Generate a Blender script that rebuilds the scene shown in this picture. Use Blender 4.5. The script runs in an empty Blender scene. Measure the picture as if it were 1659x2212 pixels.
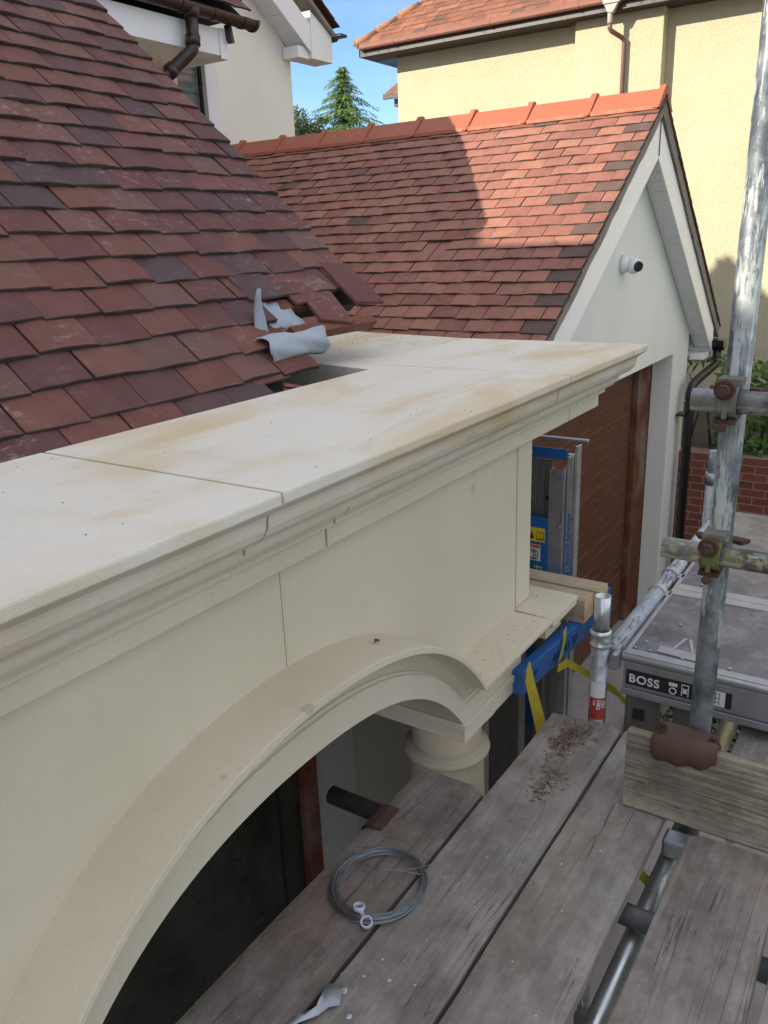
import bpy, bmesh, math, random
from mathutils import Vector, Matrix, noise
R_ = math.radians
random.seed(7)
sc = bpy.context.scene
col = sc.collection

# ------------------------------------------------------------------ camera
CAM = Vector((0.0, 0.0, 1.42))
cr = Vector((0.5475, -0.8360, -0.0365)); cu = Vector((0.2806, 0.1423, 0.9492)); cf = Vector((0.7883, 0.5300, -0.3125))
cam_d = bpy.data.cameras.new('camera'); cam = bpy.data.objects.new('camera', cam_d); col.objects.link(cam)
cam.matrix_world = Matrix(((cr.x, cu.x, -cf.x, CAM.x), (cr.y, cu.y, -cf.y, CAM.y), (cr.z, cu.z, -cf.z, CAM.z), (0, 0, 0, 1)))
cam_d.sensor_fit = 'HORIZONTAL'; cam_d.sensor_width = 36.0; cam_d.lens = 36.0*1762.9/1659.0
cam_d.clip_start = 0.02; cam_d.clip_end = 2000
sc.camera = cam

# ------------------------------------------------------------------ sky, sun, exposure
SUN = Vector((-1.0, 0.565, 0.54)).normalized()          # towards the sun
FILL_CLD = 5.2
elev = math.asin(SUN.z); rot = math.atan2(SUN.x, SUN.y)
w = bpy.data.worlds.new("World"); sc.world = w; w.use_nodes = True
nt = w.node_tree; bg = nt.nodes['Background']
sky = nt.nodes.new('ShaderNodeTexSky'); sky.sky_type = 'NISHITA'; sky.sun_disc = False
sky.sun_elevation = elev; sky.sun_rotation = rot; sky.altitude = 50; sky.air_density = 0.8; sky.dust_density = 0.1; sky.ozone_density = 4.0
# thin high cloud, mixed into the sky itself
tc = nt.nodes.new('ShaderNodeTexCoord'); mp = nt.nodes.new('ShaderNodeMapping'); mp.inputs['Scale'].default_value = (2.0, 2.0, 9.0)
nz = nt.nodes.new('ShaderNodeTexNoise'); nz.inputs['Scale'].default_value = 1.6; nz.inputs['Detail'].default_value = 8; nz.inputs['Roughness'].default_value = 0.6
rp = nt.nodes.new('ShaderNodeValToRGB'); rp.color_ramp.elements[0].position = 0.44; rp.color_ramp.elements[1].position = 0.80
rp.color_ramp.elements[1].color = (0.45, 0.45, 0.45, 1)
mx = nt.nodes.new('ShaderNodeMixRGB'); mx.inputs[2].default_value = (3.6, 3.8, 4.2, 1)
nt.links.new(tc.outputs['Generated'], mp.inputs[0]); nt.links.new(mp.outputs[0], nz.inputs['Vector']); nt.links.new(nz.outputs[0], rp.inputs[0])
# bright cloud sheet added out of view to fill the shade; view direction stays clear
rz = nt.nodes.new('ShaderNodeValToRGB'); rz.color_ramp.interpolation = 'EASE'; rz.color_ramp.elements[0].position = 0.05; rz.color_ramp.elements[1].position = 0.40
dp = nt.nodes.new('ShaderNodeVectorMath'); dp.operation = 'DOT_PRODUCT'; dp.inputs[1].default_value = (-0.45*0.83, -0.45*0.56, 1.0)   # added fill cloud sits overhead and behind the camera
nt.links.new(tc.outputs['Generated'], dp.inputs[0]); nt.links.new(dp.outputs['Value'], rz.inputs[0])
n2 = nt.nodes.new('ShaderNodeTexNoise'); n2.inputs['Scale'].default_value = 2.2; n2.inputs['Detail'].default_value = 7; nt.links.new(tc.outputs['Generated'], n2.inputs['Vector'])
r2 = nt.nodes.new('ShaderNodeValToRGB'); r2.color_ramp.elements[0].position = 0.30; r2.color_ramp.elements[1].position = 0.55; nt.links.new(n2.outputs[0], r2.inputs[0])
ml = nt.nodes.new('ShaderNodeMath'); ml.operation = 'MULTIPLY'; nt.links.new(rz.outputs[0], ml.inputs[0]); nt.links.new(r2.outputs[0], ml.inputs[1])
mx2 = nt.nodes.new('ShaderNodeMixRGB'); mx2.inputs[2].default_value = (FILL_CLD*0.95, FILL_CLD*0.98, FILL_CLD*1.06, 1)
nt.links.new(ml.outputs[0], mx2.inputs[0]); nt.links.new(mx.outputs[0], mx2.inputs[1])
nt.links.new(rp.outputs[0], mx.inputs[0]); nt.links.new(sky.outputs[0], mx.inputs[1]); nt.links.new(mx2.outputs[0], bg.inputs[0])
bg.inputs[1].default_value = 0.15
sl = bpy.data.lights.new('sun', 'SUN'); sl.energy = 5.0; sl.angle = R_(0.5); sl.color = (1.0, 0.90, 0.74)
so = bpy.data.objects.new('sun', sl); col.objects.link(so); so.rotation_euler = SUN.to_track_quat('Z', 'Y').to_euler()
sc.view_settings.view_transform = 'Standard'; sc.view_settings.look = 'None'; sc.view_settings.exposure = 0.70; sc.view_settings.gamma = 1.0

sc.render.engine = 'CYCLES'

# ------------------------------------------------------------------ materials
class N:
    def __init__(s, name):
        s.m = bpy.data.materials.new(name); s.m.use_nodes = True; s.t = s.m.node_tree; s.n = s.t.nodes; s.l = s.t.links
        s.b = s.n['Principled BSDF']; s.tc = s.n.new('ShaderNodeTexCoord')
    def node(s, t, **k):
        n = s.n.new(t)
        for a, v in k.items(): setattr(n, a, v)
        return n
    def map(s, scale=(1, 1, 1), rot=(0, 0, 0), src='Object', loc=(0, 0, 0)):
        m = s.n.new('ShaderNodeMapping'); m.inputs['Scale'].default_value = scale; m.inputs['Rotation'].default_value = rot; m.inputs['Location'].default_value = loc
        s.l.new(s.tc.outputs[src], m.inputs[0]); return m.outputs[0]
    def noise(s, vec, scale, detail=4, rough=0.55, dist=0.0):
        n = s.n.new('ShaderNodeTexNoise'); n.inputs['Scale'].default_value = scale; n.inputs['Detail'].default_value = detail
        n.inputs['Roughness'].default_value = rough; n.inputs['Distortion'].default_value = dist
        if vec is not None: s.l.new(vec, n.inputs['Vector'])
        return n.outputs['Fac']
    def ramp(s, fac, stops):
        r = s.n.new('ShaderNodeValToRGB'); e = r.color_ramp.elements
        while len(e) < len(stops): e.new(0.5)
        for k, (p, c) in enumerate(stops):
            e[k].position = p; e[k].color = (c, c, c, 1) if isinstance(c, (int, float)) else (*c, 1)
        s.l.new(fac, r.inputs[0]); return r.outputs[0]
    def mix(s, fac, a, b, mode='MIX'):
        m = s.n.new('ShaderNodeMixRGB'); m.blend_type = mode
        for i, v in ((0, fac), (1, a), (2, b)):
            if isinstance(v, (int, float)): m.inputs[i].default_value = v if i == 0 else (v, v, v, 1)
            elif isinstance(v, tuple): m.inputs[i].default_value = (*v, 1)
            else: s.l.new(v, m.inputs[i])
        return m.outputs[0]
    def math(s, op, a, b=0.0):
        m = s.n.new('ShaderNodeMath'); m.operation = op
        for i, v in ((0, a), (1, b)):
            if isinstance(v, (int, float)): m.inputs[i].default_value = v
            else: s.l.new(v, m.inputs[i])
        return m.outputs[0]
    def bump(s, h, strength=0.3, dist=0.01, prev=None):
        b = s.n.new('ShaderNodeBump'); b.inputs['Strength'].default_value = strength; b.inputs['Distance'].default_value = dist
        s.l.new(h, b.inputs['Height'])
        if prev: s.l.new(prev, b.inputs['Normal'])
        return b.outputs[0]
    def out(s, color=None, rough=None, normal=None, metal=None, spec=None):
        for k, v in (('Base Color', color), ('Roughness', rough), ('Metallic', metal), ('Specular IOR Level', spec)):
            if v is None: continue
            if isinstance(v, (int, float)): s.b.inputs[k].default_value = v
            elif isinstance(v, tuple): s.b.inputs[k].default_value = (*v, 1)
            else: s.l.new(v, s.b.inputs[k])
        if normal: s.l.new(normal, s.b.inputs['Normal'])
        return s.m

def m_stone(name, top=False):
    n = N(name); v = n.map()
    base = n.ramp(n.noise(v, 2.2, 5), [(0.3, (0.60, 0.53, 0.405)), (0.7, (0.66, 0.595, 0.475))])
    if top:
        v2 = n.map(scale=(0.9, 2.4, 1), loc=(0.3, 0.37, 0))
        a = n.ramp(n.noise(v2, 1.5, 5, 0.55, 0.6), [(0.46, 0.0), (0.66, 1.0)])
        base = n.mix(n.math('MULTIPLY', a, 0.85), n.mix(0.65, base, (0.665, 0.625, 0.56)), (0.56, 0.43, 0.255))
        wz = n.ramp(n.noise(n.map(scale=(1, 6, 1)), 3.0, 8, 0.7), [(0.55, 0), (0.75, 1)])
        base = n.mix(n.math('MULTIPLY', wz, 0.35), base, (0.72, 0.69, 0.63))
    else:
        a = n.ramp(n.noise(n.map(scale=(1, 1, 1.6)), 2.6, 6, 0.6), [(0.55, 0), (0.8, 1)])
        base = n.mix(n.math('MULTIPLY', a, 0.3), base, (0.66, 0.63, 0.55))
    sp = n.ramp(n.noise(v, 60, 3, 0.7), [(0.71, 0), (0.75, 1)])
    base = n.mix(n.math('MULTIPLY', sp, 0.35), base, (0.22, 0.17, 0.12))
    sp2 = n.ramp(n.noise(v, 7, 2, 0.4), [(0.76, 0), (0.775, 1)])
    base = n.mix(n.math('MULTIPLY', sp2, 0.5), base, (0.36, 0.30, 0.24))
    stx = n.ramp(n.noise(n.map(scale=(9, 9, 0.8) if not top else (7, 1.2, 1), loc=(2, 2, 2)), 2.2, 6, 0.65), [(0.5, 0), (0.78, 1)])
    base = n.mix(n.math('MULTIPLY', stx, 0.10 if not top else 0.2), base, (0.42, 0.36, 0.27))
    gr = n.noise(v, 240, 3, 0.75); base = n.mix(0.10, base, n.ramp(gr, [(0.35, 0.25), (0.65, 0.95)]), 'OVERLAY')
    h = n.math('ADD', n.noise(v, 180, 3, 0.7), n.math('MULTIPLY', n.noise(v, 14, 4), 1.2))
    return n.out(base, 0.85, n.bump(h, 0.35, 0.003), spec=0.25)

def m_wood(name, axis=0, c1=(0.20, 0.175, 0.155), c2=(0.31, 0.28, 0.25), crack=0.5, seed=0.0, red=0.0, relief=0.6, green=0.0, grain=0.0):
    n = N(name)
    def sc3(a, b): s = [b, b, b]; s[axis] = a; return tuple(s)
    L = (seed, seed*1.7, seed*0.3)
    g = n.noise(n.map(scale=sc3(1.4, 32), loc=L), 1.6, 7, 0.65, 0.5)
    blot = n.noise(n.map(scale=(1, 1, 1), loc=L), 5.0, 8, 0.68)
    base = n.ramp(n.math('ADD', n.math('MULTIPLY', g, 0.35), n.math('MULTIPLY', blot, 0.65)), [(0.34, c1), (0.62, c2)])
    base = n.mix(n.math('MULTIPLY', n.ramp(n.noise(n.map(scale=sc3(.7, 1.2), loc=(seed, 7, 2)), 9, 9, 0.72), [(0.42, 1), (0.56, 0)]), 0.5), base, tuple(x*0.72 for x in c1))
    base = n.mix(n.math('MULTIPLY', n.ramp(n.noise(n.map(loc=(seed, 1, 8)), 3.2, 6, 0.6), [(0.55, 0), (0.72, 1)]), 0.4), base, tuple(min(1, x*1.35) for x in c2))
    vo = n.node('ShaderNodeTexVoronoi'); vo.inputs['Scale'].default_value = 2.6; n.l.new(n.map(scale=sc3(.6, 1.5), loc=(seed*3, 1, 0)), vo.inputs['Vector'])
    base = n.mix(n.ramp(vo.outputs['Distance'], [(0.035, 0.75), (0.06, 0.0)]), base, (0.06, 0.045, 0.035))
    if grain:
        gl = n.noise(n.map(scale=sc3(1.1, 60), loc=L), 1.6, 5, 0.6, 1.2)
        base = n.mix(n.math('MULTIPLY', n.ramp(gl, [(0.40, 1), (0.50, 0)]), grain), base, tuple(x*0.6 for x in c1)); g = n.math('ADD', g, n.math('MULTIPLY', gl, 0.8))
    if red: base = n.mix(n.math('MULTIPLY', n.ramp(n.noise(n.map(loc=(seed+3, 0, 0)), 2.2, 4), [(0.42, 0), (0.68, 1)]), red), base, (0.25, 0.15, 0.11))
    base = n.mix(n.math('MULTIPLY', n.ramp(n.noise(n.map(loc=(seed, 5, 0)), 2.0, 5), [(0.5, 0), (0.75, 1)]), 0.5), base, (0.34, 0.31, 0.27))
    base = n.mix(n.math('MULTIPLY', n.ramp(n.noise(n.map(loc=(seed, 9, 0)), 28, 5, 0.75), [(0.60, 0), (0.72, 1)]), 0.55), base, (0.10, 0.08, 0.07))
    base = n.mix(n.math('MULTIPLY', n.ramp(n.noise(n.map(loc=(seed, 2, 0)), 70, 3, 0.7), [(0.69, 0), (0.73, 1)]), 0.6), base, (0.48, 0.45, 0.40))
    cr_ = n.noise(n.map(scale=sc3(0.55, 20), loc=(seed*2, seed, 0)), 1.5, 3, 0.5, 0.8)
    cl = n.ramp(n.math('ABSOLUTE', n.math('SUBTRACT', cr_, 0.5)), [(0.0, 1.0), (0.007, 0.0)])
    gate = n.ramp(n.noise(n.map(scale=sc3(0.9, 3), loc=(0, seed, 1)), 1.6, 2), [(0.52 - 0.12*crack, 0), (0.58 - 0.12*crack, 1)])
    cl = n.math('MULTIPLY', cl, gate)
    base = n.mix(n.math('MULTIPLY', cl, 0.65), base, (0.045, 0.037, 0.032))
    if green:
        gm = n.ramp(n.noise(n.map(), 16, 5, 0.7), [(0.5, 0), (0.62, 1)])
        sep = n.node('ShaderNodeSeparateXYZ'); n.l.new(n.tc.outputs['Object'], sep.inputs[0])
        ed = n.ramp(sep.outputs[1], [(0.096, 0), (0.110, 1)])   # moss creeps over the outer edge
        base = n.mix(n.math('MULTIPLY', n.math('MULTIPLY', gm, ed), green), base, (0.10, 0.17, 0.05))
    h = n.math('SUBTRACT', n.math('ADD', n.math('MULTIPLY', g, relief), n.math('MULTIPLY', n.noise(n.map(), 90, 4, 0.7), 0.35)), n.math('MULTIPLY', cl, 1.5))
    return n.out(base, 0.88, n.bump(h, 0.55, 0.004), spec=0.2)

def m_tile(name, stops, bloom=0.5, dark=0.3):
    n = N(name); at = n.node('ShaderNodeAttribute', attribute_name='tint')
    c = n.ramp(at.outputs['Fac'], stops)
    v = n.map()
    c = n.mix(n.math('MULTIPLY', n.ramp(n.noise(v, 9, 6, 0.65), [(0.4, 0), (0.65, 1)]), 0.45), c, n.mix(1.0, c, (0.62, 0.56, 0.58), 'MULTIPLY'))
    c = n.mix(n.math('MULTIPLY', n.ramp(n.noise(v, 130, 3, 0.7), [(0.66, 0), (0.74, 1)]), 0.35), c, (0.30, 0.22, 0.19))
    c = n.mix(n.math('MULTIPLY', n.ramp(n.noise(n.map(loc=(4, 2, 0)), 30, 4, 0.7), [(0.60, 0), (0.72, 1)]), dark), c, (0.06, 0.035, 0.03))
    e = n.math('MULTIPLY', n.ramp(n.noise(n.map(scale=(1, 1.8, 1)), 26, 7, 0.8), [(0.53, 0), (0.66, 1)]), n.ramp(n.noise(v, 3.6, 3), [(0.50, 0), (0.62, 1)]))
    c = n.mix(n.math('MULTIPLY', e, bloom), c, (0.50, 0.44, 0.42))
    h = n.math('ADD', n.noise(v, 110, 4, 0.75), n.math('MULTIPLY', n.noise(v, 22, 3), 1.3))
    return n.out(c, 0.78, n.bump(h, 0.45, 0.003), spec=0.3)

def m_render(name, c1, c2, bs=70, strength=0.5, dist=0.006, streak=0.0, rough=False):
    n = N(name); v = n.map()
    c = n.ramp(n.noise(v, 0.8, 6, 0.6), [(0.35, c1), (0.65, c2)])
    if streak: c = n.mix(n.math('MULTIPLY', n.ramp(n.noise(n.map(scale=(2.5, 2.5, 0.35)), 2, 5, 0.65), [(0.5, 0), (0.8, 1)]), streak), c, (0.50, 0.46, 0.38))
    h = n.noise(v, bs, 4, 0.65, 0.3)
    if rough:
        vo = n.node('ShaderNodeTexVoronoi'); vo.inputs['Scale'].default_value = bs*0.8; n.l.new(n.map(scale=(1, 1, .8)), vo.inputs['Vector'])
        h = n.math('ADD', n.ramp(h, [(0.42, 0), (0.58, 1)]), n.math('MULTIPLY', vo.outputs['Distance'], -0.15))
        c = n.mix(n.math('MULTIPLY', n.ramp(n.noise(v, bs*0.8, 3, 0.7), [(0.36, 1), (0.5, 0)]), 0.22), c, tuple(x*0.7 for x in c1))
    return n.out(c, 0.9, n.bump(h, strength, dist), spec=0.2)

def m_flat(name, c, rough=0.5, metal=0.0, bs=40, bstr=0.08, var=0.12, spec=0.5, dirt=0.0, dirtc=(0.2, 0.17, 0.13)):
    n = N(name); v = n.map()
    c2 = tuple(x*(1-var) for x in c); cc = n.ramp(n.noise(v, 5, 5, 0.6), [(0.35, c2), (0.65, c)])
    if dirt: cc = n.mix(n.math('MULTIPLY', n.ramp(n.noise(v, 11, 7, 0.7), [(0.48, 0), (0.66, 1)]), dirt), cc, dirtc)
    return n.out(cc, n.ramp(n.noise(v, 12, 4), [(0.3, max(rough-0.1, 0.02)), (0.7, min(rough+0.12, 1))]), n.bump(n.noise(v, bs, 4, 0.7), bstr, 0.003), metal=metal, spec=spec)

def m_tube(name, axis=2, pale=0.55, c_p=(0.56, 0.60, 0.58), c_d=(0.10, 0.11, 0.125), c_m=(0.30, 0.31, 0.33), yellow=0.0, metal=0.55, zcut=None):
    n = N(name)
    def sc3(a, b): s = [b, b, b]; s[axis] = a; return tuple(s)
    st = n.noise(n.map(scale=sc3(0.16, 1.0)), 55, 8, 0.72, 0.2)
    patch = n.noise(n.map(scale=sc3(0.5, 1.4)), 8, 5, 0.6)
    s = n.math('ADD', n.math('MULTIPLY', st, 0.55), n.math('MULTIPLY', patch, 0.45))
    f = n.ramp(s, [(0.56 - 0.14*pale, 0), (0.59 - 0.14*pale, 1)])
    if zcut is not None:
        sep = n.node('ShaderNodeSeparateXYZ'); n.l.new(n.tc.outputs['Object'], sep.inputs[0])
        zz = n.math('ADD', sep.outputs[2], n.math('MULTIPLY', st, 0.08))
        f = n.math('MULTIPLY', f, n.ramp(n.math('SUBTRACT', zz, zcut), [(0.0, 0.0), (0.012, 1.0)]))
    base = n.mix(n.ramp(n.noise(n.map(), 14, 5, 0.6), [(0.4, 0), (0.6, 1)]), c_d, c_m)
    c = n.mix(f, base, n.mix(n.ramp(n.noise(n.map(), 20, 5), [(0.4, 0), (0.65, 1)]), c_p, tuple(x*0.72 for x in c_p)))
    fl = n.ramp(n.noise(n.map(scale=sc3(0.4, 1)), 120, 4, 0.75), [(0.63, 0), (0.66, 1)])
    c = n.mix(n.math('MULTIPLY', fl, 0.8), c, c_d)
    if yellow: c = n.mix(n.math('MULTIPLY', n.ramp(n.noise(n.map(loc=(1, 0, 3)), 30, 6, 0.7), [(0.52, 0), (0.56, 1)]), yellow), c, (0.55, 0.53, 0.33))
    mm = n.math('MULTIPLY', n.math('SUBTRACT', 1.0, f), metal)
    return n.out(c, n.ramp(n.noise(n.map(), 25, 4), [(0.3, 0.32), (0.7, 0.6)]), n.bump(n.math('ADD', f, n.noise(n.map(), 150, 4)), 0.25, 0.002), metal=mm)

def m_brick(name):
    n = N(name); sep = n.node('ShaderNodeSeparateXYZ'); n.l.new(n.tc.outputs['Object'], sep.inputs[0])
    cb = n.node('ShaderNodeCombineXYZ'); n.l.new(sep.outputs[1], cb.inputs[0]); n.l.new(sep.outputs[2], cb.inputs[1])
    b = n.node('ShaderNodeTexBrick'); n.l.new(cb.outputs[0], b.inputs['Vector'])
    b.inputs['Color1'].default_value = (0.22, 0.065, 0.045, 1); b.inputs['Color2'].default_value = (0.15, 0.05, 0.038, 1); b.inputs['Mortar'].default_value = (0.27, 0.245, 0.215, 1)
    b.inputs['Scale'].default_value = 1.0; b.inputs['Mortar Size'].default_value = 0.0055; b.inputs['Mortar Smooth'].default_value = 0.15
    b.inputs['Brick Width'].default_value = 0.262; b.inputs['Row Height'].default_value = 0.0875; b.inputs['Bias'].default_value = -0.2
    c = n.mix(n.math('MULTIPLY', n.ramp(n.noise(n.map(), 30, 6, 0.7), [(0.45, 0), (0.7, 1)]), 0.4), b.outputs['Color'], (0.14, 0.06, 0.045))
    h = n.math('ADD', n.math('MULTIPLY', b.outputs['Fac'], -1.5), n.math('MULTIPLY', n.noise(n.map(), 70, 4), 0.6))
    return n.out(c, 0.85, n.bump(h, 0.6, 0.008), spec=0.25)

def m_door(name):
    n = N(name); sep = n.node('ShaderNodeSeparateXYZ'); n.l.new(n.tc.outputs['Object'], sep.inputs[0])
    cb = n.node('ShaderNodeCombineXYZ'); n.l.new(sep.outputs[0], cb.inputs[0]); n.l.new(sep.outputs[2], cb.inputs[1])
    g = n.noise(n.map(scale=(1.2, 1.2, 26)), 2.0, 7, 0.65, 0.4)
    c = n.ramp(g, [(0.35, (0.085, 0.032, 0.018)), (0.65, (0.15, 0.058, 0.034))])
    c = n.mix(n.math('MULTIPLY', n.ramp(n.noise(n.map(scale=(0.6, 0.6, 5)), 4, 6, 0.75), [(0.58, 0), (0.75, 1)]), 0.35), c, (0.26, 0.18, 0.16))
    return n.out(c, 0.5, n.bump(g, 0.15, 0.003), spec=0.4)

def m_leaf(name, c1, c2, trans=0.25):
    n = N(name); at = n.node('ShaderNodeAttribute', attribute_name='tint')
    c = n.ramp(at.outputs['Fac'], [(0.0, c1), (1.0, c2)])
    n.out(c, 0.45, None, spec=0.4)
    tr = n.node('ShaderNodeBsdfTranslucent'); n.l.new(c, tr.inputs[0]); ms = n.node('ShaderNodeMixShader'); ms.inputs[0].default_value = trans
    o = n.n['Material Output']; n.l.new(n.b.outputs[0], ms.inputs[1]); n.l.new(tr.outputs[0], ms.inputs[2]); n.l.new(ms.outputs[0], o.inputs[0])
    return n.m

def m_glass(name):
    n = N(name); v = n.map(scale=(1, 1, 1))
    sep = n.node('ShaderNodeSeparateXYZ'); n.l.new(n.tc.outputs['Object'], sep.inputs[0])
    c = n.ramp(n.noise(n.map(scale=(3, 3, 14)), 2, 4), [(0.35, (0.10, 0.14, 0.14)), (0.7, (0.24, 0.28, 0.27))])
    return n.out(c, 0.06, spec=0.8)

M = {}
M['stone'] = m_stone('cast_stone'); M['stone_top'] = m_stone('cast_stone_top', True)
RED = [(0.0, (0.080, 0.056, 0.060)), (0.12, (0.098, 0.054, 0.054)), (0.3, (0.122, 0.050, 0.045)), (0.6, (0.148, 0.056, 0.045)), (0.85, (0.175, 0.074, 0.053)), (1.0, (0.145, 0.078, 0.064))]
M['tile'] = m_tile('old_red_clay_tile', RED, 0.36, 0.3)
ORG = [(0.0, (0.10, 0.07, 0.06)), (0.10, (0.14, 0.08, 0.065)), (0.12, (0.22, 0.09, 0.07)), (0.6, (0.295, 0.128, 0.094)), (1.0, (0.35, 0.165, 0.112))]
M['tile_g'] = m_tile('garage_clay_tile', ORG, 0.15, 0.5)
M['tile_n'] = m_tile('neighbour_clay_tile', [(0.0, (0.12, 0.07, 0.05)), (0.5, (0.22, 0.09, 0.055)), (1.0, (0.29, 0.125, 0.07))], 0.1, 1.0)
M['tile_edge'] = m_flat('dirt_and_shade_tile_edge', (0.055, 0.04, 0.036), 0.95, bs=90, bstr=0.8, var=0.4, dirt=0.5, dirtc=(0.10, 0.06, 0.05))  # dirty tails, with the shadow line under each course put into the colour
M['tile_edge_g'] = m_flat('moss_and_shade_tile_edge', (0.085, 0.066, 0.048), 0.95, bs=90, bstr=0.8, var=0.4, dirt=0.6, dirtc=(0.07, 0.05, 0.04))  # mossy tails, darkened further to carry the course shadows
M['ridge'] = m_flat('terracotta_ridge', (0.34, 0.10, 0.05), 0.65, bs=90, bstr=0.12, var=0.08)
M['ridge_old'] = m_flat('mossy_terracotta', (0.40, 0.17, 0.09), 0.85, bs=60, bstr=0.5, var=0.2, dirt=0.8, dirtc=(0.16, 0.13, 0.07))
M['mortar'] = m_flat('verge_mortar', (0.26, 0.235, 0.20), 0.95, bs=60, bstr=0.6, var=0.3, dirt=0.5)
M['yellow'] = m_render('yellow_roughcast', (0.60, 0.53, 0.355), (0.66, 0.59, 0.405), 60, 0.75, 0.010, rough=True, streak=0.12)
M['yellow2'] = m_render('cream_render', (0.66, 0.60, 0.40), (0.72, 0.66, 0.47), 60, 0.4)
M['white'] = m_render('white_render', (0.70, 0.70, 0.65), (0.77, 0.77, 0.72), 90, 0.25, 0.004, 0.10)
M['offwhite'] = m_render('cream_white_render', (0.70, 0.685, 0.61), (0.76, 0.745, 0.675), 90, 0.2, 0.004, 0.10)
M['upvc'] = m_flat('white_plastic', (0.78, 0.79, 0.80), 0.35, bs=10, bstr=0.02, var=0.03)
M['black'] = m_flat('black_plastic', (0.015, 0.015, 0.017), 0.3, bs=20, bstr=0.03)
M['brown_p'] = m_flat('brown_plastic', (0.24, 0.10, 0.07), 0.45, bs=20, bstr=0.03)
M['brown_dk'] = m_flat('dark_brown_plastic', (0.03, 0.018, 0.015), 0.35)
M['doorw'] = m_door('brown_woodgrain_door'); M['frame'] = m_wood('varnished_frame', 2, (0.10, 0.035, 0.018), (0.18, 0.065, 0.032), 0.0, 1.0)
M['dark'] = m_flat('dark_void', (0.02, 0.017, 0.015), 0.9)
M['glassd'] = m_flat('dark_glazing', (0.042, 0.043, 0.036), 0.2, bs=3, bstr=0.02, var=0.5)
M['glass'] = m_glass('blind_behind_glass')
M['brick'] = m_brick('red_brick')
M['paving'] = m_flat('pink_grey_paving', (0.30, 0.27, 0.265), 0.9, bs=30, bstr=0.4, var=0.2, dirt=0.3, dirtc=(0.22, 0.15, 0.13))
M['soil'] = m_flat('dark_soil', (0.05, 0.04, 0.03), 0.95, bs=15, bstr=0.8, var=0.4)
M['bark'] = m_flat('bark', (0.12, 0.08, 0.05), 0.9, bs=30, bstr=0.6)
M['alu'] = m_flat('dull_aluminium', (0.44, 0.45, 0.47), 0.42, 0.75, 60, 0.12, 0.2, dirt=0.35, dirtc=(0.22, 0.21, 0.2))
M['alu_dk'] = m_flat('grey_channel', (0.17, 0.165, 0.155), 0.55, 0.5, 40, 0.15, 0.2, dirt=0.4, dirtc=(0.10, 0.09, 0.08))
M['alu_dk2'] = m_flat('dull_mast_section', (0.25, 0.255, 0.26), 0.5, 0.6, 40, 0.1, 0.2)
M['alu_br'] = m_flat('bright_aluminium', (0.60, 0.62, 0.64), 0.35, 0.8, 60, 0.1, 0.15, dirt=0.25, dirtc=(0.3, 0.3, 0.3))
M['galv'] = m_tube('flaky_painted_tube', 2, 0.42, c_p=(0.36, 0.40, 0.38), c_d=(0.07, 0.085, 0.10), c_m=(0.20, 0.22, 0.24), metal=0.4, zcut=3.08)
M['galv_h'] = m_tube('scaffold_tube_metal', 1, 0.35, c_p=(0.50, 0.50, 0.46), c_d=(0.20, 0.20, 0.205), c_m=(0.40, 0.40, 0.41), yellow=0.0, metal=0.7)
M['galv_y'] = m_tube('scaffold_tube_spattered', 1, 0.5, c_p=(0.50, 0.50, 0.45), c_d=(0.17, 0.165, 0.155), c_m=(0.34, 0.33, 0.31), yellow=0.8, metal=0.6)
M['ribbed'] = m_tube('ribbed_tower_tube', 0, 0.8, c_p=(0.42, 0.45, 0.50), c_d=(0.13, 0.14, 0.16), c_m=(0.30, 0.32, 0.35), metal=0.6)
M['post'] = m_tube('tower_post_metal', 2, 0.1, c_p=(0.45, 0.46, 0.48), c_d=(0.16, 0.17, 0.18), c_m=(0.34, 0.35, 0.37), metal=0.75)
M['tube_dk'] = m_flat('black_tube', (0.085, 0.09, 0.10), 0.6, 0.3, 60, 0.5, 0.3, dirt=0.25, dirtc=(0.35, 0.3, 0.28))
M['rust'] = m_flat('rusty_iron', (0.075, 0.036, 0.026), 0.9, 0.1, 50, 0.9, 0.4, dirt=0.5, dirtc=(0.12, 0.065, 0.045))
M['rust2'] = m_flat('red_brown_paint', (0.10, 0.052, 0.038), 0.75, 0.1, 120, 0.9, 0.2, dirt=0.3, dirtc=(0.09, 0.05, 0.04))
M['moss'] = m_flat('mossy_band', (0.15, 0.16, 0.055), 0.9, 0.0, 60, 0.9, 0.4, dirt=0.45, dirtc=(0.07, 0.06, 0.02))
M['lichen'] = m_flat('lichened_band', (0.20, 0.195, 0.165), 0.85, 0.2, 60, 0.9, 0.4, dirt=0.45, dirtc=(0.10, 0.08, 0.05))
M['blue'] = m_flat('blue_paint', (0.015, 0.13, 0.42), 0.45, 0.0, 40, 0.1, 0.2, dirt=0.12, dirtc=(0.2, 0.2, 0.2))
M['strap'] = m_flat('yellow_webbing', (0.50, 0.40, 0.03), 0.8, 0.0, 120, 0.5, 0.2, dirt=0.25)
M['ply'] = m_flat('worn_phenolic_ply', (0.14, 0.137, 0.155), 0.40, 0.0, 50, 0.25, 0.5, dirt=0.7, dirtc=(0.235, 0.235, 0.265))
M['stick_y'] = m_flat('yellow_sticker', (0.75, 0.60, 0.03), 0.4, var=0.03); M['stick_w'] = m_flat('white_sticker', (0.72, 0.72, 0.72), 0.4, var=0.1)
M['stick_k'] = m_flat('black_sticker', (0.02, 0.02, 0.022), 0.35); M['stick_r'] = m_flat('red_sticker', (0.42, 0.045, 0.035), 0.4, var=0.1)
M['stick_o'] = m_flat('orange_sticker', (0.65, 0.16, 0.03), 0.4); M['stick_g'] = m_flat('green_sticker', (0.02, 0.16, 0.12), 0.4)
M['inkblue'] = m_flat('blue_ink', (0.02, 0.14, 0.45), 0.5); M['ink'] = m_flat('marker_ink', (0.01, 0.02, 0.08), 0.6)
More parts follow.
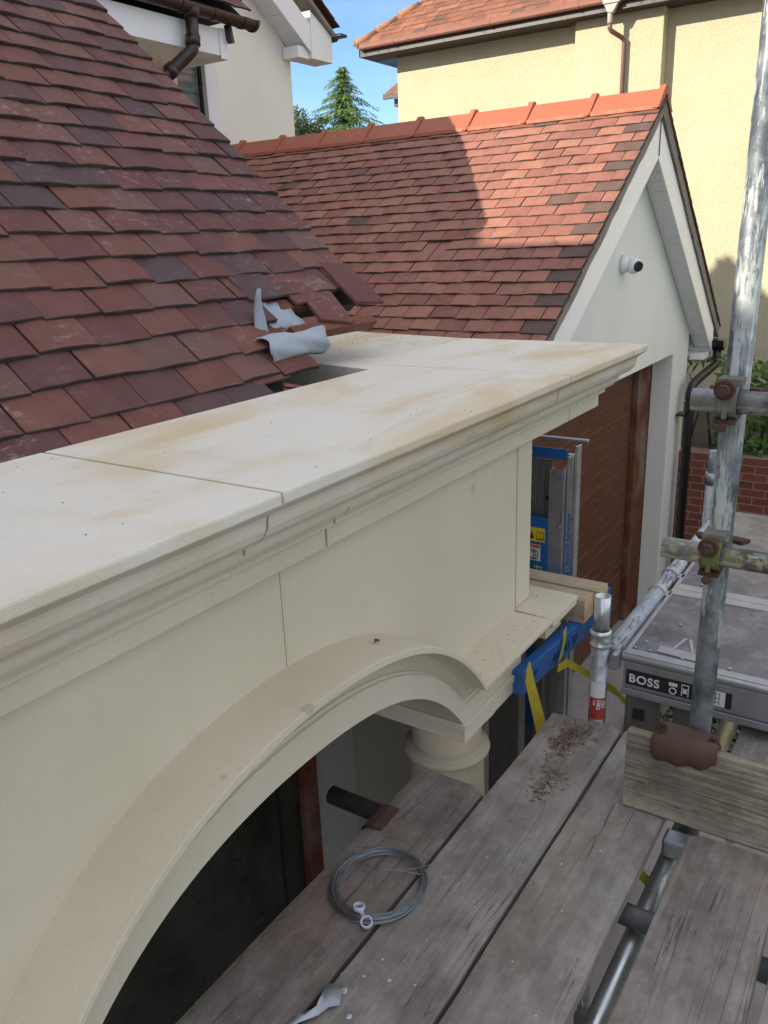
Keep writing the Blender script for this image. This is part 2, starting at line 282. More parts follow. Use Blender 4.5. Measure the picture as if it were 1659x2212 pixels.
M['felt'] = m_flat('grey_roofing_felt', (0.36, 0.40, 0.45), 0.85, 0.0, 70, 0.8, 0.15, dirt=0.35, dirtc=(0.24, 0.25, 0.26))
M['batten'] = m_wood('red_roof_batten', 0, (0.13, 0.05, 0.035), (0.22, 0.09, 0.06), 0.3, 2.0)
M['timber'] = m_wood('pale_timber', 1, (0.38, 0.31, 0.21), (0.50, 0.43, 0.31), 0.2, 5.0)
M['endgrain'] = m_wood('sawn_end_grain', 0, (0.50, 0.36, 0.18), (0.62, 0.47, 0.26), 0.0, 1.0)
M['wire'] = m_flat('steel_wire', (0.30, 0.33, 0.36), 0.35, 0.9, 30, 0.05)
M['tie'] = m_flat('frosted_plastic', (0.50, 0.49, 0.60), 0.45, var=0.05)
M['foil'] = m_flat('dull_sheet_metal', (0.38, 0.42, 0.47), 0.4, 0.5, 25, 0.3, 0.2, dirt=0.5, dirtc=(0.15, 0.12, 0.1))
M['wood1'] = m_wood('scaffold_board_one', 0, (0.105, 0.088, 0.08), (0.235, 0.208, 0.195), 0.4, 0.7, 0.3, green=1.0)
M['wood2'] = m_wood('scaffold_board_two', 0, (0.15, 0.13, 0.117), (0.31, 0.285, 0.265), 0.35, 3.1, 0.1)
M['wood3'] = m_wood('scaffold_board_three', 0, (0.16, 0.142, 0.125), (0.32, 0.295, 0.27), 0.0, 5.3, 0.12)
M['wood4'] = m_wood('scaffold_board_four', 0, (0.15, 0.125, 0.11), (0.31, 0.28, 0.26), 0.1, 8.2, 0.2)
M['toe'] = m_wood('weathered_toe_board', 1, (0.15, 0.125, 0.095), (0.44, 0.385, 0.31), 1.6, 2.4, 0.0, relief=2.6, grain=0.5)
M['camw'] = m_flat('white_camera_body', (0.75, 0.76, 0.76), 0.3, var=0.02)
M['needle'] = m_leaf('conifer_needles', (0.05, 0.10, 0.04), (0.24, 0.34, 0.09), 0.3)
M['needle2'] = m_leaf('dark_shrub_needles', (0.05, 0.06, 0.02), (0.16, 0.14, 0.05), 0.2)
M['laurel'] = m_leaf('laurel_leaves', (0.03, 0.075, 0.02), (0.13, 0.25, 0.05), 0.25)
M['bushl'] = m_leaf('bush_leaves', (0.04, 0.08, 0.03), (0.20, 0.26, 0.10), 0.3)
M['litter'] = m_leaf('leaf_litter', (0.03, 0.045, 0.015), (0.16, 0.14, 0.09), 0.05)
M['shaving'] = m_leaf('rotten_wood_shavings', (0.06, 0.035, 0.022), (0.26, 0.17, 0.115), 0.05)

# ------------------------------------------------------------------ mesh helpers
class MB:
    def __init__(s): s.v = []; s.f = []; s.mi = []; s.tint = []; s.sm = []
    def add(s, vs, fs, mi=0, tint=0.5, smooth=False):
        o = len(s.v); s.v += [tuple(v) for v in vs]
        for f in fs: s.f.append([i+o for i in f]); s.mi.append(mi); s.tint.append(tint); s.sm.append(smooth)
        return s
    def box(s, a, b, mi=0, tint=0.5):
        x0, y0, z0 = a; x1, y1, z1 = b
        return s.add([(x0,y0,z0),(x1,y0,z0),(x1,y1,z0),(x0,y1,z0),(x0,y0,z1),(x1,y0,z1),(x1,y1,z1),(x0,y1,z1)],
              [(0,3,2,1),(4,5,6,7),(0,1,5,4),(1,2,6,5),(2,3,7,6),(3,0,4,7)], mi, tint)
    def obox(s, c, ax, ay, az, mi=0, tint=0.5):
        c = Vector(c); ax = Vector(ax)/2; ay = Vector(ay)/2; az = Vector(az)/2
        vs = [c+sx*ax+sy*ay+sz*az for sz in (-1,1) for sx, sy in ((-1,-1),(1,-1),(1,1),(-1,1))]
        return s.add(vs, [(0,3,2,1),(4,5,6,7),(0,1,5,4),(1,2,6,5),(2,3,7,6),(3,0,4,7)], mi, tint)
    def prism(s, poly, ext, mi=0, tint=0.5):
        e = Vector(ext); n = len(poly); P = [Vector(p) for p in poly]
        return s.add(P+[p+e for p in P], [tuple(range(n))[::-1], tuple(range(n, 2*n))]+[(i, (i+1) % n, n+(i+1) % n, n+i) for i in range(n)], mi, tint)
    def tube(s, pts, r, seg=16, mi=0, caps=True, smooth=True, rf=None):
        P = [Vector(p) for p in pts]; rings = []; t0 = (P[1]-P[0]).normalized()
        up = Vector((0,0,1)) if abs(t0.z) < 0.9 else Vector((1,0,0)); nrm = t0.cross(up).normalized()
        vs = []
        for i, p in enumerate(P):
            t = (P[min(i+1, len(P)-1)]-P[max(i-1, 0)]).normalized(); nrm = (nrm - t*nrm.dot(t)).normalized(); b = t.cross(nrm)
            rr = r[i] if isinstance(r, (list, tuple)) else r
            for k in range(seg):
                a = 2*math.pi*k/seg; q = rr*(rf(a, i) if rf else 1); vs.append(p+nrm*q*math.cos(a)+b*q*math.sin(a))
        fs = [(i*seg+k, i*seg+(k+1) % seg, (i+1)*seg+(k+1) % seg, (i+1)*seg+k) for i in range(len(P)-1) for k in range(seg)]
        s.add(vs, fs, mi, 0.5, smooth)
        if caps:
            o = len(s.v)-len(vs); s.f.append([o+k for k in range(seg)][::-1]); s.f.append([o+(len(P)-1)*seg+k for k in range(seg)])
            s.mi += [mi, mi]; s.tint += [0.5, 0.5]; s.sm += [False, False]
        return s
    def hollow(s, p0, p1, r, wall=0.004, seg=24, mi=0, rf=None):
        p0 = Vector(p0); p1 = Vector(p1); t = (p1-p0).normalized(); up = Vector((0,0,1)) if abs(t.z) < 0.9 else Vector((1,0,0))
        n = t.cross(up).normalized(); b = t.cross(n); L = []
        for p, q in ((p0, 1), (p1, 1), (p1, 0), (p0, 0)):
            for k in range(seg):
                a = 2*math.pi*k/seg; rr = (r*(rf(a) if rf else 1)) if q else r-wall; L.append(p+n*rr*math.cos(a)+b*rr*math.sin(a))
        fs = []; sm = []
        for j in range(4):
            for k in range(seg): fs.append((j*seg+k, j*seg+(k+1) % seg, ((j+1) % 4)*seg+(k+1) % seg, ((j+1) % 4)*seg+k)); sm.append(j in (0, 2))
        o = len(s.v); s.v += [tuple(v) for v in L]
        for f, q in zip(fs, sm): s.f.append([i+o for i in f]); s.mi.append(mi); s.tint.append(.5); s.sm.append(q)
        return s
    def lathe(s, c, prof, seg=48, mi=0, smooth=True):
        c = Vector(c); vs = [c+Vector((r*math.cos(2*math.pi*k/seg), r*math.sin(2*math.pi*k/seg), z)) for r, z in prof for k in range(seg)]
        n = len(prof); fs = [(i*seg+k, i*seg+(k+1) % seg, (i+1)*seg+(k+1) % seg, (i+1)*seg+k) for i in range(n-1) for k in range(seg)]
        return s.add(vs, fs, mi, .5, smooth)
    def strip(s, pts, widthvec, thick, mi=0):
        P = [Vector(p) for p in pts]; n = len(P); vs = []
        W = widthvec if isinstance(widthvec, list) else [widthvec]*n
        for i, p in enumerate(P):
            wv = Vector(W[i])/2; t = (P[min(i+1, n-1)]-P[max(i-1, 0)]).normalized(); q = t.cross(wv).normalized()*thick/2
            vs += [p-wv-q, p+wv-q, p+wv+q, p-wv+q]
        fs = [(4*i+k, 4*i+(k+1) % 4, 4*i+4+(k+1) % 4, 4*i+4+k) for i in range(n-1) for k in range(4)] + [(3,2,1,0), (4*n-4, 4*n-3, 4*n-2, 4*n-1)]
        return s.add(vs, fs, mi)
    def build(s, name, mats, parent=None, bevel=0.0, kind=None, label=None, cat=None, group=None, recalc=True, seg=2):
        if not isinstance(mats, (list, tuple)): mats = [mats]
        V = [Vector(v) for v in s.v]; loc = Vector((0, 0, 0))
        if parent is None and kind != 'structure':
            xs = [v.x for v in V]; ys = [v.y for v in V]; loc = Vector(((min(xs)+max(xs))/2, (min(ys)+max(ys))/2, min(v.z for v in V)))
        me = bpy.data.meshes.new(name); me.from_pydata([tuple(v-loc) for v in V], [], s.f)
        for m in mats: me.materials.append(m)
        me.polygons.foreach_set('material_index', s.mi); me.polygons.foreach_set('use_smooth', s.sm)
        at = me.color_attributes.new('tint', 'FLOAT_COLOR', 'CORNER'); d = []
        for p, t in zip(me.polygons, s.tint): d += [t, t, t, 1.0]*p.loop_total
        at.data.foreach_set('color', d)
        if recalc:
            bm = bmesh.new(); bm.from_mesh(me); bmesh.ops.recalc_face_normals(bm, faces=bm.faces); bm.to_mesh(me); bm.free()
        o = bpy.data.objects.new(name, me); col.objects.link(o); o.location = loc
        if parent:
            o.parent = parent; pw = Matrix.Translation(parent.get('_w', parent.location)) if parent.get('_w') else Matrix.Translation(parent.location)
            o.matrix_parent_inverse = pw.inverted(); o['_w'] = list(loc)
        if bevel:
            b = o.modifiers.new('bevel', 'BEVEL'); b.width = bevel; b.segments = seg; b.limit_method = 'ANGLE'; b.angle_limit = R_(35)
        tag(o, label, cat, group, kind); return o

def tag(o, label=None, cat=None, group=None, kind=None):
    for k, v in (('label', label), ('category', cat), ('group', group), ('kind', kind)):
        if v: o[k] = v
    return o
def empty(name, loc, label, cat, group=None):
    o = bpy.data.objects.new(name, None); col.objects.link(o); o.location = loc; o.empty_display_size = 0.1
    return tag(o, label, cat, group)
def text_mesh(body, name, mat, parent, origin, xdir, ydir, size, extrude=0.0008, bold=0.0, align='LEFT', track=1.0):
    cu_ = bpy.data.curves.new(name, 'FONT'); cu_.body = body; cu_.size = size; cu_.extrude = extrude; cu_.offset = bold; cu_.align_x = align; cu_.space_character = track
    tmp = bpy.data.objects.new(name+'_tmp', cu_); col.objects.link(tmp); dg = bpy.context.evaluated_depsgraph_get()
    me = bpy.data.meshes.new_from_object(tmp.evaluated_get(dg)); bpy.data.objects.remove(tmp)
    X = Vector(xdir).normalized(); Y = Vector(ydir).normalized(); Y = (Y-X*Y.dot(X)).normalized(); Z = X.cross(Y)
    Mx = Matrix(((X.x, Y.x, Z.x, origin[0]), (X.y, Y.y, Z.y, origin[1]), (X.z, Y.z, Z.z, origin[2]), (0,0,0,1))); me.transform(Mx)
    me.materials.clear(); me.materials.append(mat)
    o = bpy.data.objects.new(name, me); col.objects.link(o); o.parent = parent
    o.matrix_parent_inverse = Matrix.Translation(parent.get('_w', parent.location) if parent.get('_w') else parent.location).inverted(); o['_w'] = [0, 0, 0]
    return o

# ------------------------------------------------------------------ ground (structure)
GZ = -2.68
g = MB(); g.add([(-300,-300,GZ),(600,-300,GZ),(600,600,GZ),(-300,600,GZ)], [(0,1,2,3)])
g.build('ground', M['paving'], kind='structure', recalc=False)
g = MB(); g.add([(6.0,-1.5,GZ+.004),(9.29,-1.5,GZ+.004),(9.29,1.72,GZ+.004),(6.0,1.72,GZ+.004)], [(0,1,2,3)]); g.build('planting_bed', M['soil'], kind='structure', recalc=False)
g = MB(); g.box((9.55, -40, GZ+.01), (60, 60, -0.98)); g.build('raised_garden', M['soil'], kind='structure')

# ------------------------------------------------------------------ tiled roofs
def tile_roof(mb, origin, along, up, n_along, n_up, w, gauge, rnd, thick=0.013, skip=None, tintf=None, length=None, jit=1.0, droop=0.012, half=True):
    """overlapping clay tiles; 'along' runs along the courses, 'up' points up the slope"""
    A = Vector(along).normalized(); U = Vector(up).normalized(); Nn = A.cross(U).normalized()
    if Nn.z < 0: Nn = -Nn
    O = Vector(origin); L = length or gauge*2.1
    for j in range(n_up):
        off = (w/2 if (j % 2 and half) else 0) + rnd.uniform(-.006, .006)*jit
        for i in range(-1 if (j % 2 and half) else 0, n_along+(1 if not half else 0)):
            if skip and skip(i, j): continue
            a0 = i*w+off + rnd.uniform(-.002, .002)*jit; a1 = a0+w-0.003+rnd.uniform(-.001, .001)
            a0 = max(a0, -0.0); a1 = min(a1, n_along*w)
            if a1-a0 < 0.03: continue
            u0 = j*gauge + rnd.uniform(-.006, .006)*jit; tilt = rnd.uniform(-.004, .004)*jit; yaw = rnd.uniform(-.005, .005)*jit
            lift = thick*1.05+rnd.uniform(0, .004)*jit; cam_ = rnd.uniform(.000, .005)*jit
            tt = tintf(i, j) if tintf else rnd.random()
            seg = 4; vs = []
            for layer in (0, 1):
                for e in range(2):
                    for k in range(seg+1):
                        q = k/seg; aa = a0+(a1-a0)*q; uu = u0+(L if e else 0)+yaw*(q-.5)*(1 if not e else .5)+ (rnd.uniform(-.0015, .0015)*jit if not e else 0)
                        hh = (lift if not e else -lift*0.15) + tilt*(q-.5) + cam_*(1-(2*q-1)**2)*(1 if not e else .3) - droop*0.25*(0 if e else 1)*(abs(2*q-1)**4) + (0 if layer == 0 else thick)
                        vs.append(O+A*aa+U*uu+Nn*hh)
            S = seg+1; fs = []
            for k in range(seg):
                fs += [(k, k+1, S+k+1, S+k), (2*S+k, 3*S+k, 3*S+k+1, 2*S+k+1)]
            mb.add(vs, fs, 0, tt); o_ = len(mb.v)-len(vs)
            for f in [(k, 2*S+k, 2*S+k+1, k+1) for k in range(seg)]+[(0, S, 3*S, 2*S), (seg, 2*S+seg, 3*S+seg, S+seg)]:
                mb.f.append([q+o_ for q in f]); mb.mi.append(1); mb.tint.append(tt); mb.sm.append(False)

def lean_z(y): return 0.97+0.9*(y-1.70)
house = empty('house', (1.0, 6.0, GZ), 'white rendered house on the left with old dark red tiled porch roof and black downpipe', 'house')
rn = random.Random(3)
sl9 = math.sqrt(1+.81); Up = Vector((0, 1/sl9, .9/sl9))
W_T = 0.186; G_T = 0.112
x_left = -1.24; nal = 22                      # 22*0.186 = 4.09 -> verge at x=2.85
missing = {(i, j) for i in range(18, 23) for j in range(4)} | {(17, 0)}
def tf(i, j):
    r = rn.random()
    return 0.03+r*0.9 if r < .17 else rn.uniform(.22, 1.0)
mb = MB()
tile_roof(mb, (x_left, 1.66, lean_z(1.66)), (1,0,0), Up, nal, 25, W_T, G_T, rn, 0.017, jit=1.25, droop=.004, skip=lambda i, j: (i, j) in missing, tintf=tf)
Nn = Vector((0, -.9/sl9, 1/sl9))
def loose(x, u, yaw, tiltu, lift, t):
    A = Vector((math.cos(yaw), 0, 0))+Up*math.sin(yaw); U2 = (Up*math.cos(yaw)-Vector((1,0,0))*math.sin(yaw)); U2 = (U2+Nn*tiltu).normalized()
    c = Vector((x, 1.66, lean_z(1.66)))+Up*u+Nn*lift; L = .25
    nrm = A.cross(U2).normalized(); mb.obox(c+U2*L/2, A*.176, U2*L, nrm*.014, 0, t)
loose(2.49, .285, -.20, -.05, .035, .62); loose(2.745, .335, -.12, -.09, .055, .42); loose(2.765, .47, .03, -.04, .03, .62); loose(2.575, .475, .02, -.03, .026, .4)
loose(2.45, .40, .06, -.04, .030, .66); loose(2.235, .435, .04, -.05, .034, .08); loose(1.93, .245, .04, -.04, .026, .7); loose(1.96, .10, .02, -.03, .02, .8)
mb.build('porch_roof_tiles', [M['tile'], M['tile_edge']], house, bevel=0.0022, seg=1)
# deck under the tiles and the exposed batten, rafters, felt
mb = MB(); mb.prism([(x_left, 1.62, lean_z(1.62)-.03), (2.0, 1.62, lean_z(1.62)-.03), (2.06, 1.98, lean_z(1.98)-.03), (2.80, 1.98, lean_z(1.98)-.03), (2.80, 3.78, lean_z(3.78)-.03), (x_left, 3.78, lean_z(3.78)-.03)], Vector((0, .03, -.03)))
mb.build('roof_underlay', M['dark'], house)
mb = MB()
mb.obox((2.49, 1.868, lean_z(1.868)+.008), (.50, 0, 0), Up*.045, Nn*.04); mb.obox((2.30, 1.975, lean_z(1.975)-.002), (.50, 0, 0), Up*.045, Nn*.03)
mb.build('roof_batten', M['batten'], house, bevel=.002)
mb = MB(); mb.box((2.06, 1.74, .5), (2.42, 2.7, .80)); mb.build('rubble_brickwork', M['mortar'], house)
# roofing felt: a curled roll with a torn upstand
mb = MB(); vs = []; fs = []; NA = 14; NB = 20
for a in range(NA+1):
    ang = R_(-70+230*a/NA)
    for b in range(NB+1):
        q = b/NB; xx = 2.01+.30*q; r = .044+.006*math.sin(q*7)+.004*math.sin(a*1.3+q*9)
        base = Vector((xx, 1.80, 1.100+.006*q)); vs.append(base+Vector((.012*math.sin(a*.9), -r*math.cos(ang), r*math.sin(ang))))
fs = [(a*(NB+1)+b, a*(NB+1)+b+1, (a+1)*(NB+1)+b+1, (a+1)*(NB+1)+b) for a in range(NA) for b in range(NB)]
mb.add(vs, fs, 0, .5, True)
vs = [(2.13+.22*i/6+.01*math.sin(j*2), 1.88+.09*j/4, 1.14+.085*j/4+.02*math.sin(i*.9)+(.02 if i > 3 else 0)) for j in range(5) for i in range(7)]
mb.add(vs, [(j*7+i, j*7+i+1, j*7+i+8, j*7+i+7) for j in range(4) for i in range(6)], 0, .5, True)
vs = []
for j in range(7):
    z = 1.11+.185*j/6; wd = .055*(1-(j/6.5)**1.6)+.004
    for i in range(4): vs.append((2.085+.012*math.sin(j*.7)+wd*(i/3-.5)*1.3+.01*j/6, 1.86-.012*math.sin(i*1.1)+.02*math.sin(j*.5), z))
mb.add(vs, [(j*4+i, j*4+i+1, j*4+i+5, j*4+i+4) for j in range(6) for i in range(3)], 0, .5, True)
fe = mb.build('roofing_felt', M['felt'], house, recalc=False); sm_ = fe.modifiers.new('s', 'SOLIDIFY'); sm_.thickness = .002

# gable wall under the verge (seen from the other side), rear wall, main block shaped for its shadow, and an unseen wing added to shade the yard
mb = MB(); mb.prism([(2.70, 2.40, .60), (2.70, 3.78, .60), (2.70, 3.78, lean_z(3.78)-.10), (2.70, 2.40, lean_z(2.40)-.10)], (.10, 0, 0)); mb.build('side_wall', M['offwhite'], house)
mb = MB(); mb.prism([(-2, 4.45, GZ), (-2, 11.5, GZ), (-2, 11.5, 2.9), (-2, 8.0, 6.35), (-2, 4.45, 2.9)], (4.8, 0, 0)); mb.build('main_block', M['white'], house)
mb = MB(); mb.prism([(-6.5, 1.0, GZ), (-6.5, 8.0, GZ), (-6.5, 8.0, 5.48), (-6.5, 4.93, 5.48), (-6.5, 1.0, 1.95)], (4.5, 0, 0)); mb.build('added_shade_wing', M['white'], house)
mb = MB(); mb.box((-1.9, 3.78, GZ), (2.8, 4.448, 2.83)); mb.build('flat_link', M['white'], house)
mb = MB(); mb.box((-1.9, 1.48, .60), (3.11, 2.355, .66)); mb.build('porch_ceiling', M['offwhite'], house)
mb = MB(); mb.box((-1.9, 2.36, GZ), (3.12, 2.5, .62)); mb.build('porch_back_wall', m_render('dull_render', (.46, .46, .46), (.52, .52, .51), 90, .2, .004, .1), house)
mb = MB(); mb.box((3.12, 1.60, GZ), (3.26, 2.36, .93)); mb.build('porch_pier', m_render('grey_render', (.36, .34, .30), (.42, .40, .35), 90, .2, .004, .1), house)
mb = MB(); mb.box((-1.5, 2.325, GZ), (2.60, 2.357, .35)); pn = mb.build('porch_glazing', M['glassd'], house)
mb = MB(); mb.box((2.60, 2.29, GZ), (2.71, 2.357, .40)); mb.box((-1.5, 2.29, .35), (2.60, 2.357, .42))
mb.build('door_frame', M['frame'], house, bevel=.004)
mb = MB(); mb.box((2.44, 2.316, GZ), (2.452, 2.324, .35)); mb.box((2.452, 2.316, -.74), (2.598, 2.324, -.728)); mb.build('glazing_bar', M['dark'], house)
# upper bay: wall, window, fascia, soffit, gutter, downpipe, tiles
mb = MB(); mb.box((2.9, 5.2, 0.6), (5.08, 5.5, 3.1)); mb.box((5.36, 5.3, .6), (5.40, 5.5, 3.1)); mb.build('bay_wall', M['yellow2'], house)
mb = MB(); mb.box((5.08, 5.27, 1.2), (5.36, 5.28, 2.9)); wn = mb.build('window', M['glass'], house)
mb = MB()
for k in range(26): mb.obox((5.22, 5.262, 1.25+.066*k), (.27, 0, 0), (0, .003, -.012), (0, .0012, .0003))
mb.build('blind_slat', M['glass'], wn)
mb = MB(); mb.box((5.36, 5.235, 1.2), (5.385, 5.26, 2.9)); mb.build('window_seal', M['black'], wn)
mb = MB(); mb.box((5.385, 5.19, .8), (5.50, 5.26, 2.95)); mb.build('window_frame', M['upvc'], wn, bevel=.004)
mb = MB(); mb.box((5.505, 5.22, .6), (5.55, 5.5, 3.0)); mb.build('bay_return', M['white'], house)
mb = MB(); mb.box((3.0, 4.60, 2.755), (5.00, 4.618, 2.93)); mb.box((4.945, 4.590, 2.735), (5.015, 4.599, 2.935)); mb.box((5.001, 4.60, 2.735), (5.015, 5.30, 2.935)); mb.build('fascia', M['upvc'], house, bevel=.003)
mb = MB(); mb.box((3.0, 4.62, 2.757), (5.0, 5.3, 2.768)); mb.build('soffit', M['upvc'], house)
mb = MB()
ring = [(math.cos(R_(180+180*k/10))*.062, math.sin(R_(180+180*k/10))*.062) for k in range(11)]; ring += [(x*.93, z*.93) for x, z in ring[::-1]]
mb.prism([(2.95, 4.53+y, 3.01+z) for y, z in ring], (2.28, 0, 0))
mb.prism([(5.225, 4.53+math.cos(R_(a))*.07, 3.01+math.sin(R_(a))*.07) for a in range(180, 361, 15)], (.028, 0, 0))
for xx in (4.50, 4.80, 5.10): mb.prism([(xx, 4.53+math.cos(R_(a))*.068, 3.01+math.sin(R_(a))*.068) for a in range(180, 361, 15)], (.035, 0, 0))
mb.obox((5.02, 4.565, 2.90), (.03, 0, 0), (0, .05, 0), (0, .02, .12))
mb.build('gutter', M['brown_dk'], house, bevel=.002)
mb = MB(); mb.tube([(4.62, 4.53, 2.98), (4.61, 4.53, 2.77), (4.60, 4.535, 2.735), (4.58, 4.55, 2.71), (4.45, 4.62, 2.585), (4.42, 4.64, 2.55), (4.41, 4.66, 2.50), (4.41, 4.66, 1.9)], .044, 20)
mb.tube([(4.612, 4.53, 2.82), (4.606, 4.53, 2.76)], .052, 20); mb.tube([(4.48, 4.60, 2.615), (4.44, 4.625, 2.58)], .052, 20); mb.tube([(4.62, 4.53, 2.99), (4.618, 4.53, 2.93)], [.065, .048], 20)
mb.build('downpipe', M['brown_dk'], house)
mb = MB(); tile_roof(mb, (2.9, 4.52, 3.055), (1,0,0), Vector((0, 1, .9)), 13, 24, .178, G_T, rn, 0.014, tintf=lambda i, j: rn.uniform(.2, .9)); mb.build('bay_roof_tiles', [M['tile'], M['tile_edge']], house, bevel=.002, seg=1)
mb = MB(); mb.prism([(2.9, 4.56, 3.03), (2.9, 6.8, 5.04), (2.9, 6.8, 3.03)], (2.28, 0, 0)); mb.build('bay_roof_core', M['dark'], house)
# white gable behind, facing the yard
YW = 6.85
mb = MB(); mb.prism([(5.6, YW, GZ), (8.56, YW, GZ), (8.56, YW, 3.60), (7.15, YW, 4.75), (5.6, YW, 3.55)], (0, 4.5, 0)); mb.build('gable_wall', M['offwhite'], house)
sb = .645
def xz(x, z): return (x, YW-.28, z)
mb = MB()   # barge board (sloping) + box end
x1, z1 = 8.62, 3.58; x0, z0 = 7.1, 3.58+sb*1.52
mb.prism([xz(x0, z0), xz(x1, z1), xz(x1, z1+.30), xz(x0, z0+.30)], (0, .03, 0)); mb.build('bargeboard', M['upvc'], house, bevel=.004)
mb = MB(); mb.prism([(8.625, YW-.285, 3.52), (9.03, YW-.285, 3.52), (9.03, YW-.285, 3.80), (8.9, YW-.285, 3.88), (8.625, YW-.285, 4.02)], (0, .28, 0)); mb.box((8.42, YW-.24, 3.515), (8.62, YW-.01, 3.64)); mb.build('eaves_box', M['upvc'], house, bevel=.006)
mb = MB()
for k in range(12):
    xa = 8.56-k*.12; mb.obox((xa, YW-.125, z1-.0+sb*(x1-xa)+.02), (.113, 0, -.113*sb), (0, .25, 0), (0, 0, .012))
mb.build('soffit_board', M['upvc'], house)
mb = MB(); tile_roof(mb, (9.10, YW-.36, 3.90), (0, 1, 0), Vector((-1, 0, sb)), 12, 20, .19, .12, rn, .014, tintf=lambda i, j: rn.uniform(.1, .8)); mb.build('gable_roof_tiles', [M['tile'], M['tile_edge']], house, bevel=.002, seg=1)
mb = MB(); mb.prism([(9.05, YW-.33, 3.84), (7.0, YW-.33, 3.84+sb*2.05), (7.0, YW-.33, 3.7+sb*2.05), (9.05, YW-.33, 3.80)], (0, 4.0, 0)); mb.build('gable_roof_core', M['mortar'], house)
mb = MB(); mb.prism([(9.09+math.cos(R_(a))*.06, YW-.30, 3.82+math.sin(R_(a))*.06) for a in range(180, 361, 20)], (0, 4.0, 0)); mb.prism([(9.03, YW-.42, 3.78), (9.16, YW-.42, 3.80), (9.16, YW-.42, 3.83), (9.03, YW-.42, 3.83)], (0, .12, 0)); mb.build('eaves_gutter', M['brown_dk'], house)

# ------------------------------------------------------------------ garage
gar = empty('garage', (7.1, 4.4, GZ), 'white rendered garage with orange tiled gable roof, terracotta ridge and brown door', 'garage')
XR, ZR, SL, SR = 7.12, 2.40, .70, .74; YV, YWG = 2.0, 2.20
XL = 4.25; XRE = 9.85
def zl(x): return ZR-SL*(XR-x)
def zr(x): return ZR-SR*(x-XR)
XWR = 9.35
mb = MB(); XO = 8.74; ZO = .223
mb.prism([(4.6, YWG, GZ), (4.75, YWG, GZ), (4.75, YWG, ZO), (XO, YWG, ZO), (XO, YWG, GZ), (XWR, YWG, GZ), (XWR, YWG, zr(XWR)-.18), (XR, YWG, ZR-.16), (4.6, YWG, zl(4.6)-.16)], (0, .21, 0))
mb.box((XWR-.2, YWG+.212, GZ), (XWR, 6.6, .42)); mb.box((4.6, YWG+.212, GZ), (4.8, 6.6, .42)); mb.box((4.81, 6.4, GZ), (XWR-.21, 6.6, 1.0)); mb.build('wall', M['white'], gar, bevel=.008)
mb = MB(); mb.box((XO-.42, 2.412, GZ), (XO, 2.50, ZO)); mb.box((4.75, 2.412, ZO), (XO, 2.50, ZO+.1)); mb.build('door_frame', M['frame'], gar, bevel=.01)
mb = MB(); mb.box((8.285, 2.475, GZ), (8.318, 2.51, ZO)); mb.build('door_seal', M['black'], gar)
dl = MB(); dl.box((4.75, 2.47, GZ+.02), (8.283, 2.51, ZO)); rows = [(GZ+.03+k*.585) for k in range(5)]
door = dl.build('garage_door', M['doorw'], gar)
mb = MB()
r4 = random.Random(4)
for k in range(24):                        # pressed ribs of the panels, staggered in short lengths
    z = GZ+.12+k*.121
    xx = 4.8+r4.uniform(0, .5)
    while xx < 8.2:
        L = r4.uniform(.14, .5); mb.box((xx, 2.4645, z), (min(xx+L, 8.26), 2.4715, z+.006)); xx += L+r4.uniform(.12, .5)
        if r4.random() < .25: mb.box((xx-.06, 2.4660, z-.11), (xx-.055, 2.4713, z-.01))
for z in rows[1:]: mb.box((4.76, 2.4660, z-.004), (8.28, 2.4712, z+.004))
mb.build('panel_rib', m_flat('door_rib', (0.20, .085, .06), .45), door, bevel=.001)
rg = random.Random(11)
LU = Vector((1, 0, SL)); Lslope = (XR-XL)*math.sqrt(1+SL*SL); gg = .1255; nrow = int(Lslope/gg)-0
def tg(i, j): return rg.uniform(.0, .1) if i == 0 and j % 2 == 0 else (rg.uniform(.0, .3) if rg.random() < .06 else rg.uniform(.22, .85))
mb = MB(); tile_roof(mb, (XL, YV-.02, zl(XL)), (0, 1, 0), LU, 23, nrow, .205, gg, rg, .019, tintf=tg, jit=1.2, skip=lambda i, j: (i, j) in {(11, 10), (5, 13)}, droop=.004)
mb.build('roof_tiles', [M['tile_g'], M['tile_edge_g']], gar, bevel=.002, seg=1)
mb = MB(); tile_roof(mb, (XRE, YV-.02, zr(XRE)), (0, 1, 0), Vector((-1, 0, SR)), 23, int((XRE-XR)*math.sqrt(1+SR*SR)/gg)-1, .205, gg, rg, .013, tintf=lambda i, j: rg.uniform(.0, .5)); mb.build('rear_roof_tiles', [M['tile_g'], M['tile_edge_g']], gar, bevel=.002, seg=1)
mb = MB(); mb.prism([(XL+.05, YV+.05, zl(XL+.05)-.012), (XR, YV+.05, ZR-.012), (XRE-.05, YV+.05, zr(XRE-.05)-.012), (XRE-.05, YV+.05, zr(XRE-.05)-.05), (XR, YV+.05, ZR-.06), (XL+.05, YV+.05, zl(XL+.05)-.05)], (0, 4.6, 0)); mb.build('roof_core', M['dark'], gar)
mb = MB(); rv = random.Random(2)   # mortar bedding under the verge
for side in (0, 1):
    f = zl if side == 0 else zr; xe = XL if side == 0 else XRE; n = 26; top = []; bot = []
    for k in range(n+1):
        x = xe+(XR-xe)*k/n; top.append((x, YV-.004+rv.uniform(-.006, .004), f(x)+.014)); bot.append((x, YV, f(x)-.108+rv.uniform(-.010, .010)))
    mb.prism(top+bot[::-1], (0, .05, 0))
mb.build('verge_mortar', M['mortar'], gar)
nk = 9
